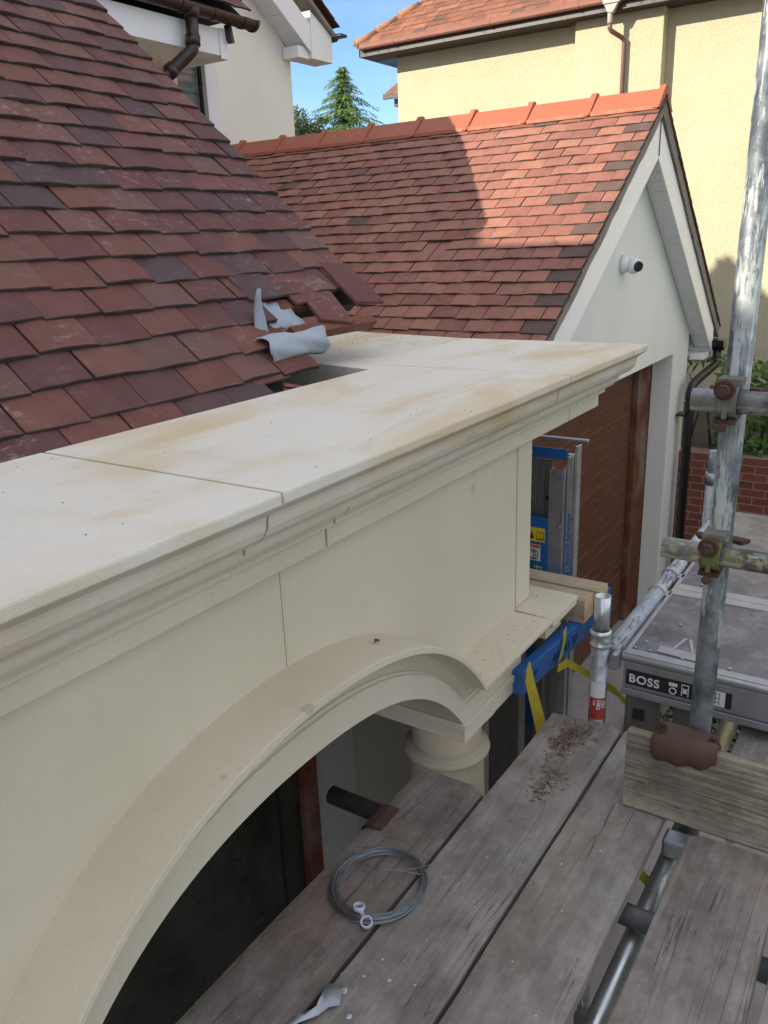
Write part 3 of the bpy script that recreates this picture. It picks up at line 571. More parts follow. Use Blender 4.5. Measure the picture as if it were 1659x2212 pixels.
for k in range(nk):                        # ridge tiles
    y0 = 1.99+k*.5495; y1 = y0+.545; A_ = .150; up_ = .085
    def sec(y, g_=0.0): return [(XR-.175-g_, y, ZR-.055-g_*.5), (XR-.02, y, ZR+.085+g_), (XR+.02, y, ZR+.085+g_), (XR+.175+g_, y, ZR-.055-g_*.5), (XR+.155, y, ZR-.07), (XR, y, ZR+.05), (XR-.155, y, ZR-.07)]
    mb = MB(); mb.prism(sec(y0), (0, .545, 0)); mb.prism(sec(y0-.004, .028), (0, .05, 0)); mb.prism([(XR-.188, y0+.01, ZR-.045), (XR-.165, y0+.01, ZR-.045), (XR-.165, y0+.01, ZR-.08), (XR-.196, y0+.01, ZR-.08)], (0, .53, 0))
    mb.build('ridge_tile', M['ridge'], gar, bevel=.004)
YB = 2.02
def barge(side):
    f = zl if side == 0 else zr; xe = 4.35 if side == 0 else 9.66; t0, t1 = .118, .385
    return [(xe, YB, f(xe)-t0), (XR, YB, ZR-t0), (XR, YB, ZR-t1-.03), (xe, YB, f(xe)-t1)]
mb = MB(); mb.prism(barge(0), (0, .022, 0)); mb.build('bargeboard', M['upvc'], gar, bevel=.003)
mb = MB(); mb.prism([(x+.004, y, z) for x, y, z in barge(1)], (0, .022, 0)); mb.box((9.40, YB+.025, .085), (9.66, YWG-.01, .15)); mb.build('bargeboard', M['upvc'], gar, bevel=.003)
mb = MB(); mb.box((9.352, YWG+.01, .14), (9.66, 6.6, .155)); mb.box((9.645, YB+.025, .156), (9.66, 6.6, .33)); mb.build('eaves_box', M['upvc'], gar)
mb = MB(); mb.box((XR-.004, YB-.006, ZR-.40), (XR+.010, YB-.001, ZR-.105)); mb.build('barge_joint', M['black'], gar)
mb = MB()
for k in range(24):
    x = 9.55-k*.10; mb.obox((x, (YB+.024+YWG-.004)/2, zr(x)-.36), (.094, 0, -.094*SR), (0, YWG-YB-.03, 0), (0, 0, .01))
mb.build('soffit_board', M['upvc'], gar); mb = MB()
for k in range(26):
    x = 4.5+k*.10; mb.obox((x, (YB+.024+YWG-.004)/2, zl(x)-.36), (.094, 0, .094*SL), (0, YWG-YB-.03, 0), (0, 0, .01))
mb.build('soffit_board', M['upvc'], gar)
mb = MB(); mb.prism([(9.74+.055*math.cos(R_(a)), 2.02, .235+.07*math.sin(R_(a))) for a in range(180, 361, 20)] + [(9.74+.049*math.cos(R_(a)), 2.02, .235+.062*math.sin(R_(a))) for a in range(360, 179, -20)], (0, 4.6, 0))
mb.prism([(9.64, 1.90, .27), (9.88, 1.90, .27), (9.86, 1.90, .20), (9.80, 1.90, .155), (9.72, 1.90, .155), (9.66, 1.90, .20)], (0, .16, 0)); mb.build('gutter', M['black'], gar, bevel=.003)
mb = MB(); mb.tube([(9.76, 1.98, .17), (9.76, 1.98, .06), (9.75, 1.98, .02), (9.70, 1.985, -.01), (9.18, 2.06, -.12), (9.11, 2.07, -.15), (9.08, 2.075, -.20), (9.08, 2.075, -.27), (9.08, 2.075, GZ)], .048, 18)
mb.tube([(9.08, 2.075, -.22), (9.08, 2.075, -.29)], .055, 18); mb.box((8.98, 2.06, -.47), (9.17, 2.19, -.45)); mb.build('downpipe', M['black'], gar)
# security camera on the gable
cx, cy, cz = 6.90, YWG, 1.185
scam = empty('security_camera', (cx, cy, cz), 'small white dome security camera mounted on the white garage gable', 'camera')
mb = MB(); mb.tube([(cx, cy-.001, cz), (cx, cy-.03, cz), (cx+.005, cy-.05, cz-.003)], [.075, .073, .055], 28); mb.build('mounting_plate', M['camw'], scam)
mb = MB(); c0 = Vector((cx+.03, cy-.085, cz-.012)); vs = []; fs = []
for i in range(13):
    th = math.pi*i/12
    for k in range(24): vs.append(c0+.066*Vector((math.sin(th)*math.cos(k*math.pi/12), math.sin(th)*math.sin(k*math.pi/12), math.cos(th))))
fs = [(i*24+k, i*24+(k+1) % 24, (i+1)*24+(k+1) % 24, (i+1)*24+k) for i in range(12) for k in range(24)]
mb.add(vs, fs, 0, .5, True); mb.build('camera_ball', M['camw'], scam)
dv = Vector((-.45, -.88, -.12)).normalized(); mb = MB(); mb.tube([c0+dv*.045, c0+dv*.070], [.045, .038], 24); mb.build('lens', M['black'], scam)

# ------------------------------------------------------------------ neighbour's yellow house
nb = empty('neighbour_house', (16, 3, -.98), 'yellow roughcast neighbouring house with red tiled hipped roof, sunlit behind the garage', 'house')
XN = 12.5; ZE = 4.30
mb = MB(); mb.box((XN, -6, -.98), (20, 7.82, ZE)); mb.build('wall', M['yellow'], nb, bevel=.01)
mb = MB(); mb.box((12.3, 3.53, -.98), (XN-.002, 4.75, 4.27)); mb.build('wall_projection', M['yellow'], nb, bevel=.01)
mb = MB(); mb.box((12.10, -6.3, 4.24), (XN, 8.24, 4.262)); mb.build('soffit', M['brown_dk'], nb)
mb = MB(); mb.box((12.08, -6.3, 4.245), (12.10, 8.26, 4.40)); mb.box((12.08, 8.24, 4.245), (15, 8.26, 4.40)); mb.build('fascia', M['brown_dk'], nb)
gp = [(12.03, 4.43), (12.005, 4.42), (12.008, 4.40), (11.985, 4.375), (11.988, 4.35), (12.005, 4.33), (12.06, 4.325), (12.078, 4.34), (12.078, 4.43)]
mb = MB(); mb.prism([(x, -6.3, z) for x, z in gp], (0, 14.50, 0)); mb.build('gutter', M['brown_p'], nb)
mb = MB()
for y in (7.55, 5.92, 4.6, 2.9, 1.2):
    mb = MB(); mb.prism([(12.03+(x-12.03)*1.12, y, 4.385+(z-4.385)*1.1) for x, z in gp], (0, .03, 0)); mb.build('gutter_bracket', M['brown_p'], nb)
mb = MB(); mb.box((11.975, 4.03, 4.315), (12.078, 4.26, 4.445)); mb.prism([(11.99, 4.05, 4.32), (11.99, 4.25, 4.32), (11.99, 4.20, 4.22), (11.99, 4.13, 4.20)], (.08, 0, 0)); mb.tube([(12.04, 4.17, 4.25), (12.04, 4.17, 4.09)], .036, 16)
mb.build('gutter_outlet', m_flat('faded_grey_outlet', (.36, .31, .28), .5), nb, bevel=.004)
mb = MB(); mb.tube([(12.04, 4.17, 4.10), (12.04, 4.168, 4.03), (12.06, 4.15, 4.0), (12.20, 4.05, 3.93), (12.235, 4.03, 3.90), (12.24, 4.03, 3.86), (12.24, 4.03, -.9)], .030, 16); mb.tube([(12.24, 4.03, 2.98), (12.24, 4.03, 2.94)], .035, 16); mb.tube([(12.24, 4.03, 3.0-.9), (12.24, 4.03, 2.96-.9)], .035, 16); mb.build('downpipe', m_flat('red_brown_pipe', (.15, .07, .06), .4), nb)
rb = random.Random(21); mb = MB()
TH = .78; nupn = 24; gN = .14; Ls = math.sqrt(1+TH*TH)
for j in range(nupn):
    u = j*gN/Ls; ymax = 8.33-u
    off = rb.uniform(0, .2); y = -6.2+off
    while y < ymax-.02:
        y1 = min(y+.197, ymax); z = 4.40+u*TH; x = 12.03+u; e = rb.uniform(-.004, .004); dx = gN/Ls*1.25
        mb.obox((x+dx/2, (y+y1)/2, z+dx*TH/2+.012+e), (dx, 0, dx*TH-.012), (0, y1-y, 0), (-.009, 0, .011), 0, rb.random()); y += .20
mb.build('roof_tiles', M['tile_n'], nb)
mb = MB(); mb.add([(12.05, 8.28, 4.395), (12.05, -6.3, 4.395), (16, -6.3, 4.395+TH*3.95), (16, 4.33, 4.395+TH*3.95), (20, 8.28, 4.395)], [(0, 1, 2, 3), (0, 3, 4)]); mb.build('roof_core', M['dark'], nb, recalc=False)
hd = Vector((1, -1, TH)); hl = hd.length
for k in range(8):
    a = Vector((12.03, 8.29, 4.41))+hd*(k*.40/hl+ (0 if k < 2 else .02 if k < 3 else .05)); b = a+hd*(.385/hl); mb = MB(); mb.tube([a+Vector((0,0,.01)), b-Vector((0,0,.012))], [.066, .060], 14); mb.build('hip_tile', M['ridge_old'], nb)
# small lean roof at the far side of that house
mb = MB(); rb2 = random.Random(5)
for j in range(9):
    y = 9.97-.0
    for i in range(12):
        mb.obox((15.9+.10*j, 10.22-.045*j-i*.19-.08, 4.40+.075*j), (.13, 0, .09), (0, .187, 0), (-.01, 0, .012), 0, rb2.random())
mb.prism([(15.95, 7.9, 4.33), (17.0, 7.9, 5.0), (17.0, 7.9, 4.33)], (0, 2.25, 0)); mb.build('side_roof_tiles', M['tile_n'], nb)
mb = MB(); mb.box((15.83, 7.9, 4.27), (15.90, 10.27, 4.37)); mb.box((16.0, 7.9, 4.13), (16.1, 10.1, 4.28)); mb.build('side_gutter', M['brown_dk'], nb)
mb = MB(); mb.box((16.1, 7.83, -.9), (19, 9.0, 4.2)); mb.build('side_wall', M['yellow'], nb)

# ------------------------------------------------------------------ brick wall, hedge, shrubs, trees
mb = MB(); mb.box((9.3, -3.5, GZ), (9.52, 3.4, -.925)); bw = mb.build('brick_wall', M['brick'], None, bevel=.006, label='low red brick retaining wall with pale mortar under the laurel hedge', cat='wall')
bw_fix = bw.location.copy()
mb = MB(); rr = random.Random(31)
def leaf(mb, p, d, n, L, Wd, t, fold=.25):
    d = d.normalized(); s = d.cross(n).normalized(); n2 = s.cross(d)
    v = [p, p+d*L*.35+s*Wd*.5+n2*fold*Wd, p+d*L*.35-s*Wd*.5+n2*fold*Wd, p+d*L*.75+s*Wd*.36+n2*fold*Wd*.6, p+d*L*.75-s*Wd*.36+n2*fold*Wd*.6, p+d*L-n2*L*.1, p+d*L*.4, p+d*L*.75]
    mb.add(v, [(0, 1, 6), (0, 6, 2), (6, 1, 3, 7), (2, 6, 7, 4), (7, 3, 5), (4, 7, 5)], 0, t, True)
hed = empty('laurel_hedge', (9.9, 0, -.95), 'glossy green laurel hedge spilling over the top of the brick wall', 'hedge')
for k in range(5200):
    y = rr.uniform(-3.0, 3.2); top = -.02+.12*noise.noise(Vector((y*1.7, 3, 0)))+.07*noise.noise(Vector((y*6, 1, 0)))
    front = 9.42+.12*noise.noise(Vector((y*2.2, 7, 0)))
    if rr.random() < .62: z = rr.uniform(-1.02+.10*noise.noise(Vector((y*3, 0, 5))), top); x = front+.09*math.sin(z*4+y*3)+rr.uniform(-.07, .09); n = Vector((-1, rr.uniform(-.6, .6), rr.uniform(0, .9)))
    else: z = top+rr.uniform(-.05, .06); x = rr.uniform(front, 10.2); n = Vector((-.3, rr.uniform(-.5, .5), 1))
    if y > 1.86 and x < 9.95: continue
    d = Vector((rr.uniform(-.7, .3), rr.uniform(-1, 1), rr.uniform(-1.0, .45)))
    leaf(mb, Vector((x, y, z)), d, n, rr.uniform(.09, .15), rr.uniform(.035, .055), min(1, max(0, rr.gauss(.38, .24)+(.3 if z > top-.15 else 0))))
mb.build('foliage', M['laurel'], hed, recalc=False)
mb = MB()
for k in range(26):
    y = -3+6.2*k/25; mb.tube([(9.75, y, -.97), (9.72+.05*math.sin(k), y+.1*math.sin(k*2), -.5), (9.62, y+.15*math.sin(k*3), -.1)], [.018, .012, .005], 6)
mb.build('stem', M['bark'], hed)
bh = empty('added_shade_hedge', (4, -8, GZ), 'tall green hedge added out of view to block low horizon light', 'hedge')  # unseen, added behind the camera to cut horizon light on the fronts
mb = MB(); rh = random.Random(8); nx, nz = 90, 22
vs = [(-14+40*i/nx, -8+.25*noise.noise(Vector((i*.7, k*.8, 0)))+(-.6*(k/nz)**6), GZ+4.0*k/nz+.15*noise.noise(Vector((i*.5, k, 4)))) for k in range(nz+1) for i in range(nx+1)]
mb.add(vs, [(k*(nx+1)+i, k*(nx+1)+i+1, (k+1)*(nx+1)+i+1, (k+1)*(nx+1)+i) for k in range(nz) for i in range(nx)], 0, .3, True)
for k in range(6000): leaf(mb, Vector((rh.uniform(-14, 26), -7.9+rh.uniform(-.1, .25), rh.uniform(GZ, 1.3))), Vector((rh.uniform(-1, 1), .3, rh.uniform(-1, .4))), Vector((0, 1, .4)), .2, .09, rh.random())
mb.build('foliage', M['laurel'], bh, recalc=False)
shr = empty('conifer_shrub', (10.9, .9, -.95), 'brownish green feathery conifer shrub behind the hedge at the right edge', 'shrub')
mb = MB()
for k in range(3800):
    h = rr.random()**1.2; z = -.9+1.65*h; r = .62*(1-h*.72)*math.sqrt(rr.random())+.02; a = rr.uniform(0, 6.283)
    p = Vector((10.75+r*math.cos(a), .95+r*math.sin(a)*1.1, z+.04*noise.noise(Vector((a*3, z*6, 0))))); d = Vector((math.cos(a)*.5, math.sin(a)*.5, 1.0+rr.uniform(-.3, .3)))
    leaf(mb, p, d, Vector((math.cos(a), math.sin(a), .2)), rr.uniform(.05, .10), .012, rr.random(), .1)
mb.build('foliage', M['needle2'], shr, recalc=False); mb = MB(); mb.tube([(10.75, .95, -.97), (10.75, .95, .5)], [.05, .01], 8); mb.build('trunk', M['bark'], shr)

# conifer far behind the garage
TX, TY, TZ = 34.8, 24.8, -1.0; TT = 9.3
ct = empty('conifer_tree', (TX, TY, TZ), 'tall conical green conifer with drooping sunlit branches beyond the garage ridge', 'tree')
mb = MB(); mb.tube([(TX, TY, TZ), (TX+.05, TY, 4.0), (TX, TY+.04, TT-.05)], [.30, .15, .01], 10); mb.build('trunk', M['bark'], ct)
mb = MB(); rt = random.Random(77)
nb_ = 260
for b in range(nb_):
    h = (b/nb_)**.75; z = 3.2+(TT-3.2)*h; Lb = (4.6*(1-h)**1.0+.14)*rt.choice((.35, .6, .8, .95, 1.15))*rt.uniform(.85, 1.1); a = b*2.39996+rt.uniform(-.35, .35)
    dirh = Vector((math.cos(a), math.sin(a), 0)); side = Vector((-math.sin(a), math.cos(a), 0)); tb = .30+.40*rt.random()
    nseg = max(5, int(Lb*12)); up0 = .45+.35*rt.random()
    for s_ in range(nseg):
        q = (s_+.6)/nseg; p = Vector((TX, TY, z))+dirh*Lb*q+Vector((0, 0, Lb*(up0*q-.72*q*q)))
        for sd in (-1, 1):
            for r_ in range(2):
                sp = Lb*.13*(1.1-q)+.07; d = (dirh*rt.uniform(.3, 1)+side*sd*rt.uniform(.3, 1.1)+Vector((0, 0, rt.uniform(-.9, .1)))).normalized()
                o_ = p+side*sd*sp*rt.random(); n = Vector((rt.uniform(-.4, .4), rt.uniform(-.4, .4), 1)); L = rt.uniform(.12, .27); Wd = rt.uniform(.035, .075)
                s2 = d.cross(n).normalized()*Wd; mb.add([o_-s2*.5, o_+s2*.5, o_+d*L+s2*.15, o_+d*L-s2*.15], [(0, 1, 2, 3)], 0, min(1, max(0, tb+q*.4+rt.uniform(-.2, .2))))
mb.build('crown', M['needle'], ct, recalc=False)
def bush(cx_, cy_, z0, z1, wd, n, name, label, mat, seed, leafL=(.10, .18)):
    e = empty(name, (cx_, cy_, z0-2.5), label, 'tree'); rq = random.Random(seed); mb = MB(); st = MB()
    st.tube([(cx_, cy_, z0-2.5), (cx_, cy_, z0)], [.12, .08], 8)
    tips = [(cx_+rq.uniform(-wd, wd), cy_+rq.uniform(-wd, wd)*.6, z1-abs(rq.gauss(0, .35))) for _ in range(26)]
    for t in tips:
        b0 = Vector((cx_+(t[0]-cx_)*.3, cy_+(t[1]-cy_)*.3, z0)); t = Vector(t); st.tube([b0, (b0+t)/2+Vector((0, 0, .1)), t], [.03, .018, .006], 5)
        for k in range(n//26):
            q = rq.random()**.7; p = b0.lerp(t, q)+Vector((rq.gauss(0, .09), rq.gauss(0, .09), rq.gauss(0, .09)))
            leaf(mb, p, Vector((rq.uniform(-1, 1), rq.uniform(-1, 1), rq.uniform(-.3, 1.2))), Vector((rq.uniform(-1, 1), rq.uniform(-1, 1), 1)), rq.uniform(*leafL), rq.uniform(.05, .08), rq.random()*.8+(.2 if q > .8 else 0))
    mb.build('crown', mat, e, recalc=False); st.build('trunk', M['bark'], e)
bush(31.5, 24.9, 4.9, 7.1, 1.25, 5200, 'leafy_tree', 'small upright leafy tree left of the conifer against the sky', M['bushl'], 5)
bush(43.5, 26.5, 4.2, 6.1, .7, 500, 'distant_tree', 'tiny dark treetop just above the ridge right of the conifer', M['needle'], 6)

# leaf litter and ivy on the bed beyond the platform
mb = MB()
for k in range(9000):
    p = Vector((rr.uniform(6.0, 9.25), rr.uniform(-.6, 1.70), GZ+.01+rr.random()*.10)); t = rr.random()
    if p.y < 1.25 and rr.random() < .6: t = .15+.2*rr.random()
    leaf(mb, p, Vector((rr.uniform(-1, 1), rr.uniform(-1, 1), rr.uniform(-.2, .3))), Vector((rr.uniform(-.4, .4), rr.uniform(-.4, .4), 1)), rr.uniform(.05, .11), rr.uniform(.03, .06), t)
mb.build('leaf_litter', M['litter'], None, kind='stuff', label='dark ivy and fallen leaves covering the planting bed below the platform', cat='ground cover', recalc=False)

# ------------------------------------------------------------------ stone portico
po = empty('stone_portico', (1.3, 1.3, GZ), 'cream cast stone portico with cornice, segmental arch and round column', 'portico')
capp = [(0.952, .995), (0.950, .990), (0.950, .972), (0.956, .967), (0.989, .944), (0.992, .935), (0.994, .917), (1.003, .900), (1.020, .884), (1.045, .871), (1.060, .865), (1.061, .848), (1.662, .848), (1.662, .995)]
lowp = [(1.073, .8465), (1.073, .838), (1.084, .824), (1.100, .815), (1.113, .810), (1.117, .801), (1.117, .792), (1.139, .785), (1.144, .780), (1.144, .731), (1.148, .728), (1.66, .728), (1.66, .8465)]
def course(prof, x0, x1, name, mat, bev=.0016):
    n = max(2, int((x1-x0)/.12)); mb = MB(); ri = random.Random(int(x0*100)); m = len(prof); vs = []
    for k in range(n+1):
        x = x0+(x1-x0)*k/n
        for (y, z) in prof: vs.append((x, y+(ri.uniform(-.0008, .0008) if 0 < k < n else 0), z))
    fs = [(k*m+i, k*m+(i+1) % m, (k+1)*m+(i+1) % m, (k+1)*m+i) for k in range(n) for i in range(m)] + [tuple(range(m))[::-1], tuple(n*m+i for i in range(m))]
    mb.add(vs, fs); return mb.build(name, mat, po, bevel=bev)
course(capp, -2.0, 1.080, 'cap_slab', M['stone_top']); course(capp, 1.088, 2.520, 'cap_slab', M['stone_top'])
# end slab, turning back to the house
course(capp[:-2]+[(1.80, .848), (1.80, .995)], 2.529, 3.370, 'cap_slab', M['stone_top'])
mb = MB(); mb.prism([(2.412, 1.669, .995), (2.526, 1.669, .995), (2.526, 1.808, .995), (3.372, 1.808, .995), (3.50, 2.50, .995), (2.60, 2.50, .995)], (0, 0, -.095)); mb.build('cap_slab', M['stone_top'], po, bevel=.002)
course(lowp, -2.0, 1.447, 'cornice_course', M['stone']); course(lowp, 1.455, 3.03, 'cornice_course', M['stone']); course(lowp, 3.037, 3.366, 'cornice_course', M['stone'])
# arch curves (fitted to one circle-like curve each), shared centre line x = 1.27
XC = 1.27
def zI(x): d = x-XC; return .2557-.2683*d*d-.4761*d**4
def zL(x): d = x-XC; return .4480-.3374*d*d-.3054*d**4
XI, XLp = XC+.778, XC+.826
def arch_pts(t, n=56):
    """station t: 0 = outer lip, 1 = intrados"""
    xe = XLp+(XI-XLp)*t; hz = (.056*(1-t)+(-.0800)*t); P = []
    for k in range(n+1):
        x = XC-(xe-XC)+2*(xe-XC)*k/n; zz = zL(x)*(1-t)+zI(x)*t
        P.append((x, zz))
    ez = P[-1][1]; P = [(x, z+(hz-ez)*(abs(x-XC)/(xe-XC))**6) for x, z in P]
    return P, xe, hz
ST = [(0.0, 1.20), (0.0, 1.035), (0.11, 1.035), (0.12, 1.046), (0.15, 1.085), (0.21, 1.108), (0.515, 1.121), (0.52, 1.109), (0.555, 1.109), (0.56, 1.097), (1.0, 1.097), (1.0, 1.46)]
KS = sum(1 for t, y in ST if t < .5175)
rows_ = []; XE = 2.50
for t, y in ST:
    P, xe, hz = arch_pts(t); xend = 2.645 if t < .5175 else XE
    rows_.append([(0.0, y, hz)]+[(x, y, z) for x, z in P]+[((xe+xend)/2, y, hz), (xend, y, hz)])
mb = MB(); m = len(rows_[0]); vs = [v for r in rows_ for v in r]; fs = [(j*m+i, j*m+i+1, (j+1)*m+i+1, (j+1)*m+i) for j in range(len(rows_)-1) for i in range(m-1)]
mb.add(vs, fs, 0, .5, False)
endf = [r[-1] for r in rows_]; pa = endf[:KS]+[(2.645, 1.20, endf[KS-1][2])]; mb.add(pa, [tuple(range(len(pa)))]); pb = endf[KS:]+[(2.5, 1.46, endf[KS][2])]; mb.add(pb, [tuple(range(len(pb)))])
mb.build('arch_moulding', M['stone'], po, bevel=.0018)
# frieze wall following the arch
def frieze(x0, x1, name):
    n = 30; bot = []
    for k in range(n+1):
        x = x0+(x1-x0)*k/n; bot.append((x, 1.2, (zL(x)*.5+zI(x)*.5) if abs(x-XC) < .80 else .0))
    q = MB(); q.prism([(x0, 1.2, .728), (x1, 1.2, .728)]+bot[::-1], (0, .26, 0)); return q.build(name, M['stone'], po, bevel=.0012)
frieze(-2.0, 1.334, 'frieze_block'); frieze(1.337, 2.668, 'frieze_block')
mb = MB(); mb.box((2.674, 1.198, .058), (2.800, 1.46, .728)); mb.build('pier', M['stone'], po, bevel=.0025)
mb = MB(); mb.prism([(2.652, 1.036, .054), (2.912, 1.036, .054), (2.912, 1.30, .054), (2.668, 1.30, .054), (2.668, 1.195, .054)], (0, 0, -.035)); mb.build('ledge_slab', M['stone'], po, bevel=.0025)
mb = MB(); mb.box((2.652, 1.062, -.035), (2.80, 1.40, .017)); mb.build('ledge_block', M['stone'], po, bevel=.0025)
for sgn in (1, -1):
    X0 = 2.05 if sgn > 0 else 2*XC-2.495; X1 = X0+.445; cxx = (X0+X1)/2+.0
    mb = MB(); mb.box((X0-.008, 1.087, -.106), (X1+.015, 1.47, -.0815)); mb.box((X0+.002, 1.093, -.156), (X1, 1.465, -.1065)); mb.build('impost_block', M['stone'], po, bevel=.002)
    cm = MB()
    for pr2 in ([(.185, -.1565), (.185, -.170), (.178, -.174)], [(.176, -.174), (.170, -.190), (.155, -.206), (.136, -.216), (.1285, -.220)], [(.1285, -.220), (.1275, -.322)], [(.1275, -.322), (.144, -.323), (.1445, -.330)], [(.1445, -.330), (.156, -.334), (.160, -.345), (.156, -.356), (.1445, -.360)], [(.1445, -.360), (.144, -.368), (.137, -.370)], [(.137, -.370), (.140, -.6), (.147, -1.6), (.150, GZ+.2)], [(.150, GZ+.2), (.19, GZ+.16), (.19, GZ)]):
        cm.lathe((cxx-.005, 1.285, 0), pr2, 72)
    pr_ = [(.185, -.1565), (.182, -.168), (.165, -.186), (.142, -.200), (.133, -.21), (.130, -.22), (.130, -.318), (.134, -.322), (.150, -.327), (.157, -.338), (.157, -.35), (.150, -.362), (.141, -.366), (.138, -.372), (.141, -.6), (.148, -1.6), (.150, GZ+.2), (.19, GZ+.16), (.19, GZ)]
    cm.build('column', M['stone'], po, recalc=False)

# ------------------------------------------------------------------ material hoist behind the pier
ho = empty('material_hoist', (3.7, 1.6, GZ), 'aluminium mast lift with blue forks carrying timbers beside the stone pier', 'hoist')
XH = 3.35
mb = MB(); mb.box((XH, 1.218, GZ+.1), (XH+.012, 1.232, .548)); mb.box((XH+.0125, 1.218, GZ+.1), (XH+.045, 1.226, .548)); mb.box((XH, 1.236, GZ+.1), (XH+.02, 1.264, .51)); mb.build('mast_rail', M['alu_br'], ho, bevel=.0015)
mb = MB(); mb.box((XH-.004, 1.266, .480), (XH+.004, 1.46, .530)); mb.box((XH+.005, 1.266, .480), (XH+.10, 1.46, .486)); mb.build('top_crossbar', M['blue'], ho, bevel=.002)
mb = MB(); mb.box((XH+.09, 1.21, .545), (XH+.12, 1.48, .556)); mb.build('top_plate', M['alu'], ho, bevel=.002)
mb = MB(); mb.box((XH-.03, 1.268, GZ+.15), (XH+.05, 1.273, .448)); mb.box((XH-.03, 1.274, GZ+.15), (XH-.026, 1.330, .444)); mb.box((XH-.03, 1.331, GZ+.15), (XH+.02, 1.336, .440)); mb.build('inner_mast', M['alu'], ho, bevel=.0015)
mb = MB()
for a, b in ((1.342, 1.372), (1.380, 1.410), (1.418, 1.47)): mb.box((XH+.01, a, GZ+.2), (XH+.03, b, .465)); mb.box((XH-.002, b, GZ+.2), (XH+.014, b+.006, .46))
mb.build('inner_mast', M['alu_dk2'], ho, bevel=.0015)
mb = MB(); mb.box((XH+.0085, 1.346, .282), (XH+.0098, 1.366, .302)); mb.build('slot', M['stick_k'], ho)
car = MB(); car.box((XH-.035, 1.338, -.9), (XH-.004, 1.50, .206)); car = car.build('carriage', M['blue'], ho, bevel=.003)
for y, z in ((1.25, .498), (1.44, .503)):
    mb = MB(); mb.tube([(XH-.001, y, z), (XH-.012, y, z)], .013, 6, smooth=False); mb.tube([(XH-.0125, y, z), (XH-.026, y, z)], .007, 12); mb.build('bolt', M['alu_br'], ho)
xs = XH-.0362
def pl(y0, y1, z0, z1, name, mat, parent, d=0.0):
    q = MB(); q.box((xs-d-.0006, y0, z0), (xs-d, y1, z1)); return q.build(name, mat, parent)
s1 = pl(1.347, 1.425, .089, .157, 'warning_sticker', M['stick_y'], car)
mb = MB(); 
for (y0, y1, z0, z1) in ((1.352, 1.386, .102, .1055), (1.352, 1.3545, .1055, .138), (1.3835, 1.386, .1055, .138), (1.368, 1.370, .1055, .138), (1.3545, 1.368, .1355, .138), (1.370, 1.3835, .1355, .138), (1.349, 1.389, .0985, .1005)): mb.box((xs-.0014, y0, z0), (xs-.0007, y1, z1))
mb.prism([(xs-.0007, 1.401, .102), (xs-.0007, 1.421, .102), (xs-.0007, 1.411, .140)], (-.0007, 0, 0)); mb.build('book_symbol', M['stick_k'], s1)
s2 = pl(1.366, 1.44, -.005, .075, 'hazard_sticker', M['stick_w'], car); pl(1.369, 1.437, .058, .073, 'sticker_header', M['stick_o'], s2, .0007)
mb = MB(); c_ = Vector((xs-.0012, 1.402, .027))
mb.tube([c_+Vector((0, .023*math.cos(a*.3926), .023*math.sin(a*.3926))) for a in range(17)], .0016, 6, caps=False)
for (y0, y1, z0, z1) in ((1.399, 1.4025, .002, .052), (1.388, 1.414, .037, .041), (1.391, 1.394, .012, .037), (1.382, 1.422, .001, .004)): mb.box((xs-.0014, y0, z0), (xs-.0007, y1, z1))
mb.build('crush_symbol', M['stick_k'], s2)
s3 = pl(1.357, 1.43, -.060, -.018, 'hire_sticker', M['stick_g'], car)
text_mesh('Hire', 'hire_lettering', M['stick_w'], s3, (xs-.0012, 1.398, -.042), (0, -1, 0), (0, 0, 1), .024, extrude=.0003, bold=.0002)
text_mesh('.com', 'web_lettering', M['stick_w'], s3, (xs-.0012, 1.388, -.055), (0, -1, 0), (0, 0, 1), .011, extrude=.0003)
mb = MB(); mb.box((XH-.0012, 1.238, -.20), (XH-.0004, 1.262, .36)); lb = mb.build('rail_face', M['alu_br'], ho)
text_mesh('Genie - Superlift Advantage', 'rail_lettering', M['inkblue'], lb, (XH-.002, 1.2415, -.125), (0, 0, 1), (0, 1, 0), .030, extrude=.0004, bold=.0007, track=1.06)
mb = MB(); mb.tube([Vector((XH-.04, 1.283+.010*math.cos(a*.4), .165+.022*math.sin(a*.4))) for a in range(17)], .0022, 6, caps=False); mb.tube([(XH-.005, 1.266, .47), (XH-.034, 1.278, .19)], .0018, 6); mb.build('lanyard_ring', M['wire'], ho)
# forks (blue beam) and dark lower frame
mb = MB(); mb.obox((2.83, 1.048, -.110), (.82, -.055, 0), (.003, .045, 0), (0, 0, .095)); mb.box((2.44, 1.42, -.156), (3.31, 1.47, -.062)); mb.box((3.24, 1.03, -.156), (3.31, 1.50, -.064)); fk = mb.build('fork', M['blue'], ho, bevel=.004)
mb = MB(); mb.tube([(2.52, 1.0445, -.105), (2.52, 1.047, -.105)], .010, 14); mb.build('pin_hole', M['stick_k'], fk)
text_mesh('44 147 37', 'paint_pen_number', M['ink'], fk, (2.66, 1.0353, -.135), (1, -.067, 0), (0, 0, 1), .055, extrude=.0004)
mb = MB()
for a, b, y in ((2.95, 3.02, 1.30), (3.08, 3.16, 1.36), (3.22, 3.28, 1.30)): mb.box((a, y, GZ+.1), (b, y+.05, -.15))
mb.build('leg_channel', M['alu_dk'], ho, bevel=.003)
mb = MB(); mb.box((3.30, 1.22, GZ+.1), (3.325, 1.26, -.14)); mb.box((3.38, 1.22, GZ+.1), (3.40, 1.26, -.14)); mb.box((3.325, 1.25, GZ+.1), (3.38, 1.26, -.14)); mb.build('leg_rail', M['alu'], ho, bevel=.003)
mb = MB(); mb.box((2.80, 1.62, GZ), (2.88, 1.72, .2)); mb.build('timber_prop', M['frame'], None, label='reddish brown upright timber beside the column in the shade', cat='post')
